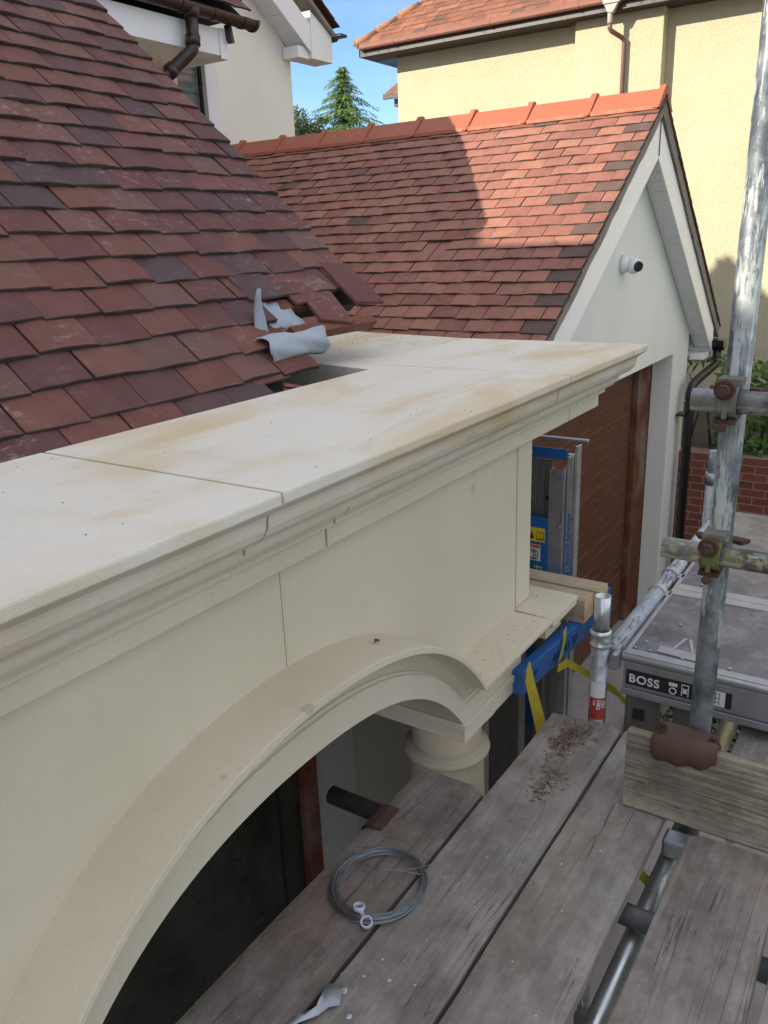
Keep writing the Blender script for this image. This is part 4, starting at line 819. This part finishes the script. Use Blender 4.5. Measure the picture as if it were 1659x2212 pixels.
mb = MB(); mb.box((3.50, 1.75, GZ), (4.2, 1.80, -.35)); mb.build('black_sheet', M['dark'], None, label='dark upright sheet standing behind the hoist legs', cat='sheet')
# timbers on the forks
for (a, b, z0, z1, ye, lab) in ((2.898, 3.0, -.060, .037, 1.003, 'front squared timber block lying across the blue forks, pale sawn end showing'), (3.012, 3.112, -.060, .040, .982, 'rear squared timber lying across the blue forks with a splintered end')):
    mb = MB(); mb.box((a, ye, z0), (b, 1.62, z1)); mb.box((a+.001, ye-.0015, z0+.001), (b-.001, ye-.0002, z1-.001), 1)
    mb.build('timber_block', [M['timber'], M['endgrain']], None, bevel=.002, label=lab, cat='timber', group='timbers on the forks')
mb = MB(); mb.box((2.81, 1.30, .058), (2.86, 1.40, .17)); mb.build('packing_block', M['timber'], None, bevel=.002, label='small pale wood packing stack standing right beside the stone pier', cat='wood block')
# ratchet straps
mb = MB(); P = [Vector((2.375, 1.015, .0)), Vector((2.38, 1.01, -.06)), Vector((2.40, 1.0, -.14)), Vector((2.43, .99, -.24)), Vector((2.455, .985, -.34)), Vector((2.47, .98, -.45))]
mb.strip(P, [Vector((.03, .0, .02)), Vector((.045, -.01, 0)), Vector((.04, -.02, 0)), Vector((.03, -.03, 0)), Vector((.02, -.03, 0)), Vector((.012, -.03, 0))], .002); mb.build('strap', M['strap'], None, label='yellow webbing strap hanging down from the stone ledge beside the column', cat='strap', group='yellow straps')
mb = MB(); P = [Vector((2.76, 1.028, -.03)), Vector((2.745, 1.025, -.08)), Vector((2.70, 1.02, -.125)), Vector((2.66, 1.015, -.15)), Vector((2.72, 1.0, -.15)), Vector((2.85, .93, -.26)), Vector((2.95, .87, -.36)), Vector((3.0, .80, -.47)), Vector((2.95, .70, -.50)), Vector((2.88, .62, -.55)), Vector((2.80, .55, -.58))]
WW = [Vector((.03, 0, .01))]*3+[Vector((.01, 0, .03))]+[Vector((0, .004, .034))]*2+[Vector((0, .01, .04))]*5
mb.strip(P, WW, .002); mb.build('strap', M['strap'], None, label='long yellow webbing strap looped round the blue fork and passing behind the tower post', cat='strap', group='yellow straps')

# ------------------------------------------------------------------ access tower
tw = empty('access_tower', (3.4, .5, GZ), 'aluminium access tower with ribbed tube frame and worn plywood platform', 'scaffold tower')
px, py = 2.50, .803
mb = MB(); mb.tube([(px, py, GZ+.05), (px, py, .125)], .0305, 28); post = mb.build('post', M['post'], tw)
mb = MB(); mb.hollow((px, py, .125), (px, py, .262), .027, .003, 32, rf=lambda a: 1-.035*(math.cos(a*8) > .55)); mb.tube([(px, py, .13), (px, py, .135)], .022, 16); mb.build('spigot', M['alu_br'], post)
mb = MB(); mb.lathe((px, py, 0), [(.031, .075), (.036, .078), (.036, .086), (.0335, .09), (.0335, .118), (.036, .122), (.036, .132), (.029, .137)], 32); mb.obox((px-.02, py-.03, .10), (.018, -.012, 0), (.003, .004, 0), (0, 0, .012)); mb.build('collar', M['alu_br'], post)
dirc = (CAM-Vector((px, py, -.05))); dirc.z = 0; dirc.normalize(); ang0 = math.atan2(dirc.y, dirc.x)
def wrap(z0, z1, a0, a1, r, name, mat):
    q = MB(); n = 12; vs = []
    for z in (z0, z1):
        for k in range(n+1): a = a0+(a1-a0)*k/n; vs.append((px+r*math.cos(a), py+r*math.sin(a), z))
    q.add(vs, [(k, k+1, n+2+k, n+1+k) for k in range(n)], 0, .5, True); return q.build(name, mat, post, recalc=False)
st1 = wrap(-.20, -.115, ang0-1.0, ang0+.9, .0311, 'red_label', M['stick_r']); st2 = wrap(-.1145, -.055, ang0-1.0, ang0+.9, .0311, 'white_label', M['stick_w'])
tdx = Vector((-math.sin(ang0), math.cos(ang0), 0))
for s_, dz, sz, off in (('ON', -.120, .018, .012), ('HIRE', -.120, .019, -.003), ('from', -.124, .010, -.014)):
    o = Vector((px, py, 0))+dirc*.0320+tdx*off; text_mesh(s_, 'label_lettering', M['stick_w'], st1, (o.x, o.y, dz), (0, 0, -1), tuple(-tdx*-1), sz, extrude=.0003, bold=.0004)
# second far post
mb = MB(); mb.tube([(4.35, .853, GZ+.05), (4.35, .853, .20)], .029, 20); mb.tube([(4.35, .853, .20), (4.35, .853, .34)], .0245, 20); mb.tube([(4.35, .853, .165), (4.35, .853, .225)], .034, 20); mb.build('post', M['post'], tw)
# ribbed ledger tube and hooks
def rib(a, i=0): return 1+.022*math.cos(a*22)
mb = MB(); mb.tube([(px+.05, py-.025, .040), (4.42, py-.025, .040)], .029, 88, rf=rib); led = mb.build('ledger_tube', M['ribbed'], tw)
for xx in (3.10, 3.30): 
    mb = MB(); mb.tube([(xx, py-.025, .04), (xx+.035, py-.025, .04)], .037, 24); mb.obox((xx+.017, py-.058, .03), (.045, 0, 0), (0, .05, 0), (0, 0, .035)); mb.build('platform_hook', M['alu'], tw, bevel=.004)
mb = MB(); mb.obox((px+.05, py-.035, .02), (.04, 0, 0), (0, .045, 0), (0, 0, .09)); mb.obox((px+.02, py-.05, .045), (.05, 0, 0), (0, .02, 0), (0, 0, .025)); mb.build('claw', M['alu'], tw, bevel=.006)
mb = MB(); mb.tube([(px+.03, .32, -.55), (px+.35, .60, -.45), (4.3, .60, -.45)], .026, 20); mb.build('diagonal_brace', M['alu'], tw)
# platform: two boards with aluminium edging
pl_y0, pl_y1 = -.75, .735
mb = MB(); mb.box((2.56, pl_y0, .032), (3.135, pl_y1-.012, .044)); mb.build('platform_deck', M['ply'], tw, label='near worn plywood platform panel')
mb = MB(); mb.box((3.215, pl_y0, .032), (4.30, pl_y1-.012, .044)); mb.build('platform_deck', M['ply'], tw, label='far worn plywood platform panel')
mb = MB(); mb.box((2.548, pl_y0, .026), (2.585, pl_y1, .0475)); mb.box((3.12, pl_y0, .026), (3.172, pl_y1, .0475)); mb.box((3.176, pl_y0, .026), (3.23, pl_y1, .048)); mb.box((2.586, pl_y1-.014, .026), (3.119, pl_y1, .0475)); mb.box((3.231, pl_y1-.014, .026), (4.3, pl_y1, .0475)); mb.build('platform_edge', M['alu'], tw, bevel=.002)
mb = MB(); mb.tube([(2.556, pl_y0, .028), (2.556, pl_y1+.005, .028)], .017, 16); mb.box((2.548, pl_y0, -.088), (2.556, pl_y1-.003, .012)); mb.box((2.535, pl_y0, -.110), (2.60, pl_y1, -.094)); mb.box((2.535, pl_y0, -.094), (2.541, pl_y1, -.085)); beam = mb.build('platform_beam', M['alu'], tw, bevel=.002)
xs = 2.5465
mb = MB(); mb.box((xs, .375, -.072), (xs+.001, .722, -.014)); lg = mb.build('name_plate', M['stick_k'], beam)
text_mesh('BOSS', 'plate_lettering', M['stick_w'], lg, (xs-.001, .712, -.060), (0, -1, 0), (0, 0, 1), .043, bold=.0008, track=1.10)
for yy, s_ in ((.562, 1), (.522, 0), (.482, 0)):
    q = MB(); 
    if s_:
        q.tube([Vector((xs-.0005, yy+.011*math.cos(a*.3926), -.056+.011*math.sin(a*.3926))) for a in range(17)], .0022, 5, caps=False); q.box((xs-.0008, yy-.014, -.038), (xs-.0002, yy+.014, -.026))
    else:
        q.box((xs-.0008, yy-.012, -.066), (xs-.0002, yy-.0095, -.022)); q.box((xs-.0008, yy+.0095, -.066), (xs-.0002, yy+.012, -.022))
        for zz in (-.055, -.040, -.025): q.box((xs-.0008, yy-.0095, zz), (xs-.0002, yy+.0095, zz+.0025))
        q.box((xs-.0008, yy-.006, -.052), (xs-.0002, yy+.006, -.042))
    q.build('plate_symbol', M['stick_w'], lg)
mb = MB(); mb.box((xs-.0004, .395, -.0705), (xs-.0001, .455, -.0155)); s4 = mb.build('paper_label', M['stick_w'], lg)
q = MB()
for a in range(3): q.box((xs-.0012, .412, -.058+a*.016), (xs-.0005, .436, -.056+a*.016)); 
q.box((xs-.0012, .412, -.064), (xs-.0005, .414, -.020)); q.box((xs-.0012, .424, -.064), (xs-.0005, .426, -.020)); q.box((xs-.0012, .434, -.064), (xs-.0005, .436, -.020)); q.build('tower_symbol', M['stick_g'], s4)
mb = MB()
for k, (x, y) in enumerate(((2.60, .71), (2.60, .66), (2.62, .60), (2.595, .55), (2.66, .69), (2.60, .40), (2.85, .62), (2.84, .30), (3.26, .64), (3.26, .30), (3.5, .35), (2.62, .25))):
    mb = MB(); mb.tube([(x, y, .044), (x, y, .0495)], .0055, 10); mb.build('rivet', M['alu'], tw)
mb = MB(); mb.obox((2.625, .56, .0465), (.012, .16, 0), (.05, 0, 0), (0, 0, .004)); mb.obox((2.70, .545, .0462), (.10, .03, 0), (0, .012, 0), (0, 0, .003)); mb.obox((2.70, .585, .0462), (.10, -.02, 0), (0, .012, 0), (0, 0, .003)); mb.build('hook_plate', M['alu'], tw, bevel=.001)
mb = MB(); mb.lathe((2.98, .10, .0448), [(0, 0), (.022, 0), (.024, .0008)], 20); mb.build('finger_hole', M['stick_k'], tw)
# channels below the beam
mb = MB()
for a, b in ((.615, .72), (.45, .555)): mb.box((2.57, a, -.55), (2.578, b, -.112)); mb.box((2.57, b, -.55), (2.60, b+.006, -.112)); mb.box((2.57, a-.006, -.55), (2.60, a, -.112))
mb.build('frame_channel', M['alu_dk'], tw, bevel=.002)
mb = MB(); mb.box((2.562, .655, -.215), (2.5695, .695, -.175)); mb.build('slot', M['stick_k'], tw)
mb = MB(); mb.obox((2.62, .47, -.36), (.09, 0, .10), (0, .045, 0), (-.02, 0, .02)); mb.build('toe_bracket', M['alu'], tw, bevel=.003)

# ------------------------------------------------------------------ scaffold: boards
DZ = -.158
def board(name, x0, x1, y0, y1, mat, label, z=DZ, th=.042, seed=0, chip=None, group='scaffold boards underfoot'):
    q = MB(); n = int((x1-x0)/.035); ri = random.Random(seed); vs = []; mcol = 6
    for k in range(n+1):
        x = x0+(x1-x0)*k/n
        e0 = y0+.0035*noise.noise(Vector((x*3, seed, 0)))+.0015*noise.noise(Vector((x*20, seed, 3))); e1 = y1+.0035*noise.noise(Vector((x*3, seed, 9)))+.0015*noise.noise(Vector((x*20, seed, 5)))
        for j in range(mcol+1):
            y = e0+(e1-e0)*j/mcol; edge = (j in (0, mcol)); zz = z-(.005 if edge else 0)+.0022*noise.noise(Vector((x*2.2, y*6, seed)))
            xx = x
            if k == n: xx = x+.006*noise.noise(Vector((y*14, seed, 1)))-(.012 if edge else 0)
            if k == 0: xx = x
            if chip: xx, zz = chip(xx, y, zz, k, n, j)
            vs.append((xx, y, zz))
        vs += [(x, e1, z-th), (x, e0, z-th)]
    m = mcol+3; fs = [(k*m+i, k*m+(i+1) % m, (k+1)*m+(i+1) % m, (k+1)*m+i) for k in range(n) for i in range(m)]+[tuple(range(m))[::-1], tuple(n*m+i for i in range(m))]
    q.add(vs, fs, 0, .5, False); return q.build(name, mat, None, bevel=.003, label=label, cat='scaffold board', group=group)
def rotten(x, y, z, k, n, j):
    if x > 2.16 and .77 < y < .90: z -= .010*min(1, (x-2.16)/.15)*(.6+.6*noise.noise(Vector((x*16, y*40, 0))))
    if k == n: x -= .02*abs(noise.noise(Vector((y*22, 3, 0))))
    return x, z
board('scaffold_board', .25, 1.877, .935, 1.157, M['wood1'], 'short dark scaffold board nearest the arch with the wire coil on it', seed=1)
board('scaffold_board', .2, 2.40, .682, .922, M['wood2'], 'scaffold board with a rotten crumbling far end, second from the arch', seed=2, chip=rotten)
board('scaffold_board', .2, 2.41, .443, .672, M['wood3'], 'pale grey scaffold board that runs under the left end of the toe board', seed=3)
board('scaffold_board', .2, 2.00, .124, .366, M['wood4'], 'reddish scaffold board with long parallel cracks, right of the wide gap', seed=4)
board('scaffold_board', .2, 2.00, -.14, .100, M['wood3'], 'scaffold board cut by the bottom right corner of the picture', seed=5, z=DZ-.004)
board('scaffold_board', 2.34, 3.1, .10, .345, M['wood2'], 'scaffold board behind the toe board, beneath the platform beam', seed=6, z=DZ+.004)
# toe board on edge, along y
q = MB(); vs = []; n = 40
for k in range(n+1):
    y = .558-(1.1)*k/n; zt = .096+.004*noise.noise(Vector((y*5, 2, 0))); zb = DZ+.004+.0015*noise.noise(Vector((y*5, 4, 0)))
    for (x, z) in ((2.012, zb), (2.011, zb+.09), (2.012, zb+.18), (2.013, zt-.004), (2.018, zt), (2.044, zt-.003), (2.050, zt-.008), (2.05, zb)):
        vs.append((x+.001*noise.noise(Vector((y*9, z*20, 1))), y, z))
fs = [(k*8+i, k*8+(i+1) % 8, (k+1)*8+(i+1) % 8, (k+1)*8+i) for k in range(n) for i in range(8)]+[tuple(range(8))[::-1], tuple(n*8+i for i in range(8))]
q.add(vs, fs); q.build('toe_board', M['toe'], None, bevel=.002, label='weathered toe board standing on edge with deep wavy grain and a knot', cat='toe board')

# ------------------------------------------------------------------ scaffold: tubes and couplers
TR = .0305
def STY(z): return .3855-.0088*z     # the standard leans very slightly outwards
q = MB(); q.tube([(2.108, STY(GZ), GZ), (2.108, STY(3.4), 3.4)], .0292, 36); q.build('scaffold_tube', M['galv'], None, label='upright scaffold standard with flaking pale paint at the right of the picture', cat='scaffold tube')
q = MB(); q.hollow((2.046, .462, 1.034), (2.046, -1.2, 1.034), .0272, .004, 32); q.build('scaffold_tube', M['galv_h'], None, label='upper horizontal scaffold tube clamped across the standard, dull grey metal', cat='scaffold tube', group='guard rail tubes')
q = MB(); q.hollow((2.046, .505, .645), (2.046, -1.2, .645), .0268, .004, 32); q.build('scaffold_tube', M['galv_y'], None, label='lower horizontal scaffold tube with cream spatter, clamped across the standard', cat='scaffold tube', group='guard rail tubes')
def coupler(z, mat, label, seed):
    c = empty('scaffold_coupler', (2.075, .397, z), label, 'coupler', 'couplers on the standard')
    b = MB(); vs = []; n = 18; w_ = .024; yo = STY(z)+.004
    for k in range(n+1):
        a = R_(-130+260*k/n)+math.pi; 
        for r in (.031, .0385):
            for s_ in (-1, 1): vs.append((2.046+r*math.cos(a), yo+s_*w_, z+r*math.sin(a)))
    fs = []
    for k in range(n):
        o = 4*k; fs += [(o, o+1, o+5, o+4), (o+2, o+6, o+7, o+3), (o, o+4, o+6, o+2), (o+1, o+3, o+7, o+5)]
    fs += [(0, 2, 3, 1), (4*n, 4*n+1, 4*n+3, 4*n+2)]; b.add(vs, fs, 0, .5, True)
    b.obox((2.010, yo, z+.012), (.012, 0, 0), (0, .034, 0), (0, 0, .06)); b.obox((2.006, yo, z-.022), (.006, 0, 0), (0, .012, 0), (0, 0, .026)); b.build('clamp_band', mat, c, bevel=.003)
    b = MB(); b.obox((2.075, yo, z+.046), (.07, 0, 0), (0, .056, 0), (0, 0, .020)); b.tube([(2.108, yo+.001, z-.026), (2.108, yo+.001, z+.026)], .0345, 28); b.build('clamp_body', M['lichen'], c, bevel=.004)
    b = MB(); b.tube([(2.004, yo, z+.038), (1.985, yo, z+.036)], .024, 18); b.tube([(1.9845, yo, z+.036), (1.966, yo, z+.035)], .0165, 6, smooth=False); b.tube([(1.9655, yo, z+.035), (1.957, yo, z+.034)], .010, 12); b.tube([(2.03, yo-.002, z+.046), (2.0, yo, z+.040)], .009, 10); b.build('nut', M['rust'], c, bevel=.002)
    b = MB(); b.tube([(2.006, yo, z-.055), (1.994, yo, z-.052)], .011, 12); b.obox((2.05, yo, z-.040), (.07, 0, .01), (0, .05, 0), (0, 0, .010)); b.build('hinge_pin', M['rust'], c, bevel=.002)
    b = MB(); b.obox((2.135, yo+.038, z+.015), (.03, .015, 0), (-.01, .04, 0), (0, 0, .012)); b.obox((2.135, yo-.042, z+.015), (.03, -.015, 0), (.01, .045, 0), (0, 0, .012)); b.build('swivel_arm', M['rust'], c, bevel=.003)
coupler(1.034, M['lichen'], 'upper scaffold coupler with rusty nut and yellow-grey lichen on its band', 1)
coupler(.645, M['moss'], 'lower scaffold coupler with rusty nut and bright green mossy band', 2)
# rusty board clip gripping the toe board
c = empty('board_clip', (2.03, .40, .05), 'chunky rusty red board clip gripping the toe board at the foot of the standard', 'clamp')
b = MB(); vs = []; n = 20; m = 7
for k in range(n+1):
    y = .487-.170*k/n; e = 1-abs(2*k/n-1)**4; 
    for (dx, dz) in ((.008, .022), (-.002, .028), (-.017, .020), (-.027, -.004), (-.026, -.034), (-.012, -.058), (.006, -.062)):
        vs.append((2.012+dx*(.55+.45*e), y, .098+dz*(.72+.28*e)-(.02*(.5-k/n))-.005*math.sin(k*.9)*(dz < -.03)))
b.add(vs, [(k*m+i, k*m+i+1, (k+1)*m+i+1, (k+1)*m+i) for k in range(n) for i in range(m-1)]+[tuple(range(m))[::-1], tuple(n*m+i for i in range(m))], 0, .5, True)
b.box((2.015, .325, .1), (2.075, .48, .118)); b.build('clip_body', M['rust2'], c)
for y in (.468, .332):
    b = MB(); b.tube([(2.03, y, .112), (2.03, y, .128)], .015, 6, smooth=False); b.tube([(2.03, y, .1285), (2.03, y, .142)], .009, 12); b.tube([(2.03, y, .108), (2.03, y, .112)], .021, 16); b.build('bolt', M['rust'], c)
# tubes under the deck
q = MB(); q.tube([(1.0, .42, -.31), (2.9, .42, -.31)], .0285, 24); q.build('scaffold_tube', M['alu_br'], None, label='bright scaffold tube lying lengthways beneath the wide gap in the boards', cat='scaffold tube', group='tubes under the deck')
q = MB(); q.hollow((1.70, 1.385, -.235), (1.70, -.9, -.235), .0285, .004, 28); q.build('scaffold_tube', M['tube_dk'], None, label='black scaffold tube crossing under the boards, its open end poking out inside the arch', cat='scaffold tube', group='tubes under the deck')
q = MB(); q.hollow((2.16, .6, -.235), (2.16, -.9, -.235), .0285, .004, 28); q.build('scaffold_tube', M['tube_dk'], None, label='dark scaffold tube under the boards close to the toe board', cat='scaffold tube', group='tubes under the deck')
q = MB(); q.obox((2.03, .40, -.245), (.06, 0, 0), (0, .075, 0), (0, 0, .06)); q.build('coupler_block', M['alu'], None, bevel=.008, label='grey clamp block seen down in the gap beside the toe board', cat='clamp')
q = MB(); q.strip([(1.98, .50, -.33), (1.90, .36, -.36), (1.84, .26, -.40)], Vector((.03, 0, .01)), .002); q.build('strap', M['strap'], None, label='scrap of yellow strap visible down the wide gap between boards', cat='strap', group='yellow straps')
q = MB(); q.obox((1.62, .42, -.44), (.70, 0, 0), (0, .012, 0), (0, 0, .09)); q.build('side_rail', M['alu_dk'], None, label='dark flat rail on edge below the gap in the boards', cat='rail')
# ladder-like stray lower rail seen at the bottom gap
q = MB(); q.tube([(.9, .345, -.55), (1.6, .345, -.55)], .028, 20); q.build('scaffold_tube', M['alu'], None, label='lowest pale tube deep in the gap near the bottom of the picture', cat='scaffold tube', group='tubes under the deck')

# ------------------------------------------------------------------ small things on the boards
co = empty('wire_coil', (1.385, .99, DZ), 'coil of thin steel tying wire lying across two boards', 'wire coil')
rc = random.Random(9)
for L in range(22):
    pts = []; r0 = rc.uniform(.104, .126); ox, oy = rc.uniform(-.006, .006), rc.uniform(-.006, .006); zt = rc.uniform(.002, .014); ph = rc.uniform(0, 6.28); tl = rc.uniform(0, .010)
    for k in range(49):
        a = 2*math.pi*k/48; r = r0*(1+.04*math.cos(2*a+ph*.3)); sq = .7+.3*abs(math.sin(a/2+.4))
        pts.append((1.385+ox+r*math.cos(a)*1.02, .99+oy+r*math.sin(a), DZ+.003+zt*sq+tl*(1+math.cos(a-.3))*.5))
    q = MB(); q.tube(pts, .00085, 6, caps=False); q.build('wire_loop', M['wire'], co, recalc=False)
q = MB()
for pts in ([(1.50, .93, DZ+.02), (1.53, .99, DZ+.035), (1.52, 1.06, DZ+.03), (1.47, 1.10, DZ+.012)], [(1.47, .90, DZ+.012), (1.44, .96, DZ+.022), (1.41, 1.03, DZ+.022), (1.42, 1.09, DZ+.012), (1.45, 1.12, DZ+.005)], [(1.53, .90, DZ+.006), (1.47, .93, DZ+.02), (1.42, 1.0, DZ+.018), (1.40, 1.05, DZ+.012)]):
    P = []; 
    for i in range(len(pts)-1):
        for t in range(5): P.append(Vector(pts[i]).lerp(Vector(pts[i+1]), t/5))
    P.append(Vector(pts[-1])); P = [P[0]]+[(P[i-1]+P[i]*2+P[i+1])/4 for i in range(1, len(P)-1)]+[P[-1]]; q.tube(P, .0008, 5)
q.build('loose_end', M['wire'], co, recalc=False)
tie = empty('plastic_clip', (1.275, .955, DZ), 'frosted plastic double-ring clip closing the wire coil', 'clip')
for (x, y, zz, tiltv) in ((1.287, .985, DZ+.016, (.25, .1, 1)), (1.262, .945, DZ+.011, (-.35, -.15, 1))):
    q = MB(); ax = Vector(tiltv).normalized(); q.hollow(Vector((x, y, zz))-ax*.007, Vector((x, y, zz))+ax*.007, .0150, .0035, 26); q.build('clip_ring', M['tie'], tie)
q = MB(); q.obox((1.2745, .965, DZ+.013), (-.012, -.020, 0), (-.009, .006, 0), (0, 0, .005)); q.build('clip_bridge', M['tie'], tie, bevel=.002)
# torn sheet metal scrap in the gap near the bottom
q = MB(); outline = [(.99, .905), (1.03, .912), (1.075, .925), (1.083, .905), (1.072, .880), (1.047, .870), (1.025, .883), (1.005, .893), (.965, .915), (.93, .935), (.935, .945), (.98, .925)]
cen = Vector((1.04, .905, DZ+.010)); vs = [cen]+[Vector((x, y, DZ+.004+.012*abs(math.sin(i*1.3)))) for i, (x, y) in enumerate(outline)]
q.add(vs, [(0, i+1, (i+1) % len(outline)+1) for i in range(len(outline))], 0, .5, True); o = q.build('metal_scrap', M['foil'], None, label='crumpled grey sheet metal scrap poking from between boards near the bottom', cat='scrap', recalc=False); sm_ = o.modifiers.new('s', 'SOLIDIFY'); sm_.thickness = .0015; sm_.offset = 1
# end hoop of the first board
q = MB(); q.strip([(1.60, 1.160, DZ-.035), (1.602, 1.162, DZ-.005), (1.60, 1.150, DZ+.010), (1.605, 1.125, DZ+.014), (1.61, 1.10, DZ+.006)], Vector((.10, 0, .004)), .0025); q.build('metal_band', M['rust'], None, label='curled rusty steel hoop on the edge of the short dark board', cat='metal band')
def chip(x, y, s_, mat, lab, nm='stone_chip', cat='chip', z=DZ):
    q = MB(); rq = random.Random(int(x*1000)); k = 7; vs = [(x+s_*math.cos(a*6.283/k)*rq.uniform(.6, 1), y+s_*math.sin(a*6.283/k)*rq.uniform(.5, 1), z+.0005) for a in range(k)]+[(x+s_*.5*math.cos(a*6.283/k)*rq.uniform(.5, 1), y+s_*.5*math.sin(a*6.283/k)*rq.uniform(.5, 1), z+s_*rq.uniform(.25, .5)) for a in range(k)]
    q.add(vs, [tuple(range(k))[::-1], tuple(range(k, 2*k))]+[(i, (i+1) % k, k+(i+1) % k, k+i) for i in range(k)]); q.build(nm, mat, None, label=lab, cat=cat, group='pale crumbs on the boards')
M['crumb'] = m_flat('pale_crumb', (.52, .47, .36), .9, bs=200, bstr=.5)
chip(1.085, .886, .012, M['crumb'], 'largest cream stone chip, beside the sheet metal scrap'); chip(1.04, .84, .009, M['tie'], 'pale violet sliver of plastic right of the metal scrap', 'plastic_sliver')
for x, y, s_ in ((1.20, .86, .005), (1.14, .87, .005), (1.16, .815, .006), (1.00, .80, .007), (1.62, .80, .004), (1.45, .75, .004), (1.80, .55, .005), (1.55, .56, .004), (1.35, .60, .004), (1.25, .50, .004), (1.70, .62, .004), (1.05, .72, .005), (1.9, 1.0, .004), (1.50, .86, .004), (1.30, .80, .004), (1.18, .76, .004)):
    chip(x, y, s_, M['crumb'], 'tiny cream stone crumb on the '+('short dark board with the wire coil' if y > .93 else 'second board from the arch, with the rotten end' if y > .68 else 'pale board that runs under the toe board'))
q = MB(); rq = random.Random(15)
for k in range(900):
    u = rq.random()**1.25; x = 2.33-.42*u+rq.gauss(0, .018); y = .800+.02*math.sin(u*6)+rq.gauss(0, .020+.012*(u < .25)); z = DZ-.003+abs(rq.gauss(0, .0035))*(1.6 if u < .25 else .8)
    if .45 < u < .6 and rq.random() < .7: continue
    leaf(q, Vector((x, y, z)), Vector((rq.uniform(-1, 1), rq.uniform(-1, 1), rq.uniform(-.2, .5))), Vector((rq.uniform(-.5, .5), rq.uniform(-.5, .5), 1)), rq.uniform(.008, .026), rq.uniform(.002, .005), rq.random())
q.build('wood_shavings', M['shaving'], None, kind='stuff', label='brown rotten wood shavings along the crumbling end of the second board', cat='debris', recalc=False)

q = MB(); rq = random.Random(44)
def bit(x, y, z, s_, t):
    a = rq.uniform(0, 6.28); q.add([(x+s_*math.cos(a), y+s_*math.sin(a), z), (x+s_*math.cos(a+2.1), y+s_*.7*math.sin(a+2.1), z), (x+s_*math.cos(a+4.2), y+s_*math.sin(a+4.2), z), (x, y, z+s_*.9)], [(0, 1, 3), (1, 2, 3), (2, 0, 3)], 0, t)
for k in range(120): bit(rq.uniform(2.55, 3.5), 2.45-abs(rq.gauss(0, .28)), .9952, rq.uniform(.0015, .0045), rq.random())
for k in range(60): bit(rq.uniform(-.2, 3.3), rq.uniform(.97, 1.62), .9952, rq.uniform(.001, .0028), rq.random())
for k in range(45): bit(rq.uniform(2.12, 2.88), rq.uniform(1.05, 1.19), .0562, rq.uniform(.0012, .0035), rq.random())
q.build('stone_grit', M['shaving'], None, kind='stuff', label='dark grit and crumbs scattered over the stone slab tops', cat='grit', recalc=False)
q = MB(); 
for k in range(420):
    x = rq.uniform(.5, 2.35); y = rq.uniform(.13, 1.15)
    if any(a < y < b for a, b in ((.92, .936), (.67, .684), (.364, .445))) or (x > 1.86 and y > .93) or (x > 1.98 and y < .44): continue
    bit(x, y, DZ+.0005, rq.uniform(.0008, .0022), rq.random())
q.build('deck_grit', M['crumb'], None, kind='stuff', label='pale cement specks sprinkled over the scaffold boards', cat='grit', recalc=False)
q = MB(); leaf(q, Vector((1.60, 1.12, zL(1.60)+.004)), Vector((1, .4, -.1)), Vector((0, 0, 1)), .035, .014, .6, .4); leaf(q, Vector((1.615, 1.115, zL(1.61)+.004)), Vector((.2, 1, .1)), Vector((0, 0, 1)), .022, .010, .3, .4)
q.build('dead_leaf', M['shaving'], None, label='small curled brown dead leaf lying on top of the arch moulding', cat='leaf', recalc=False)
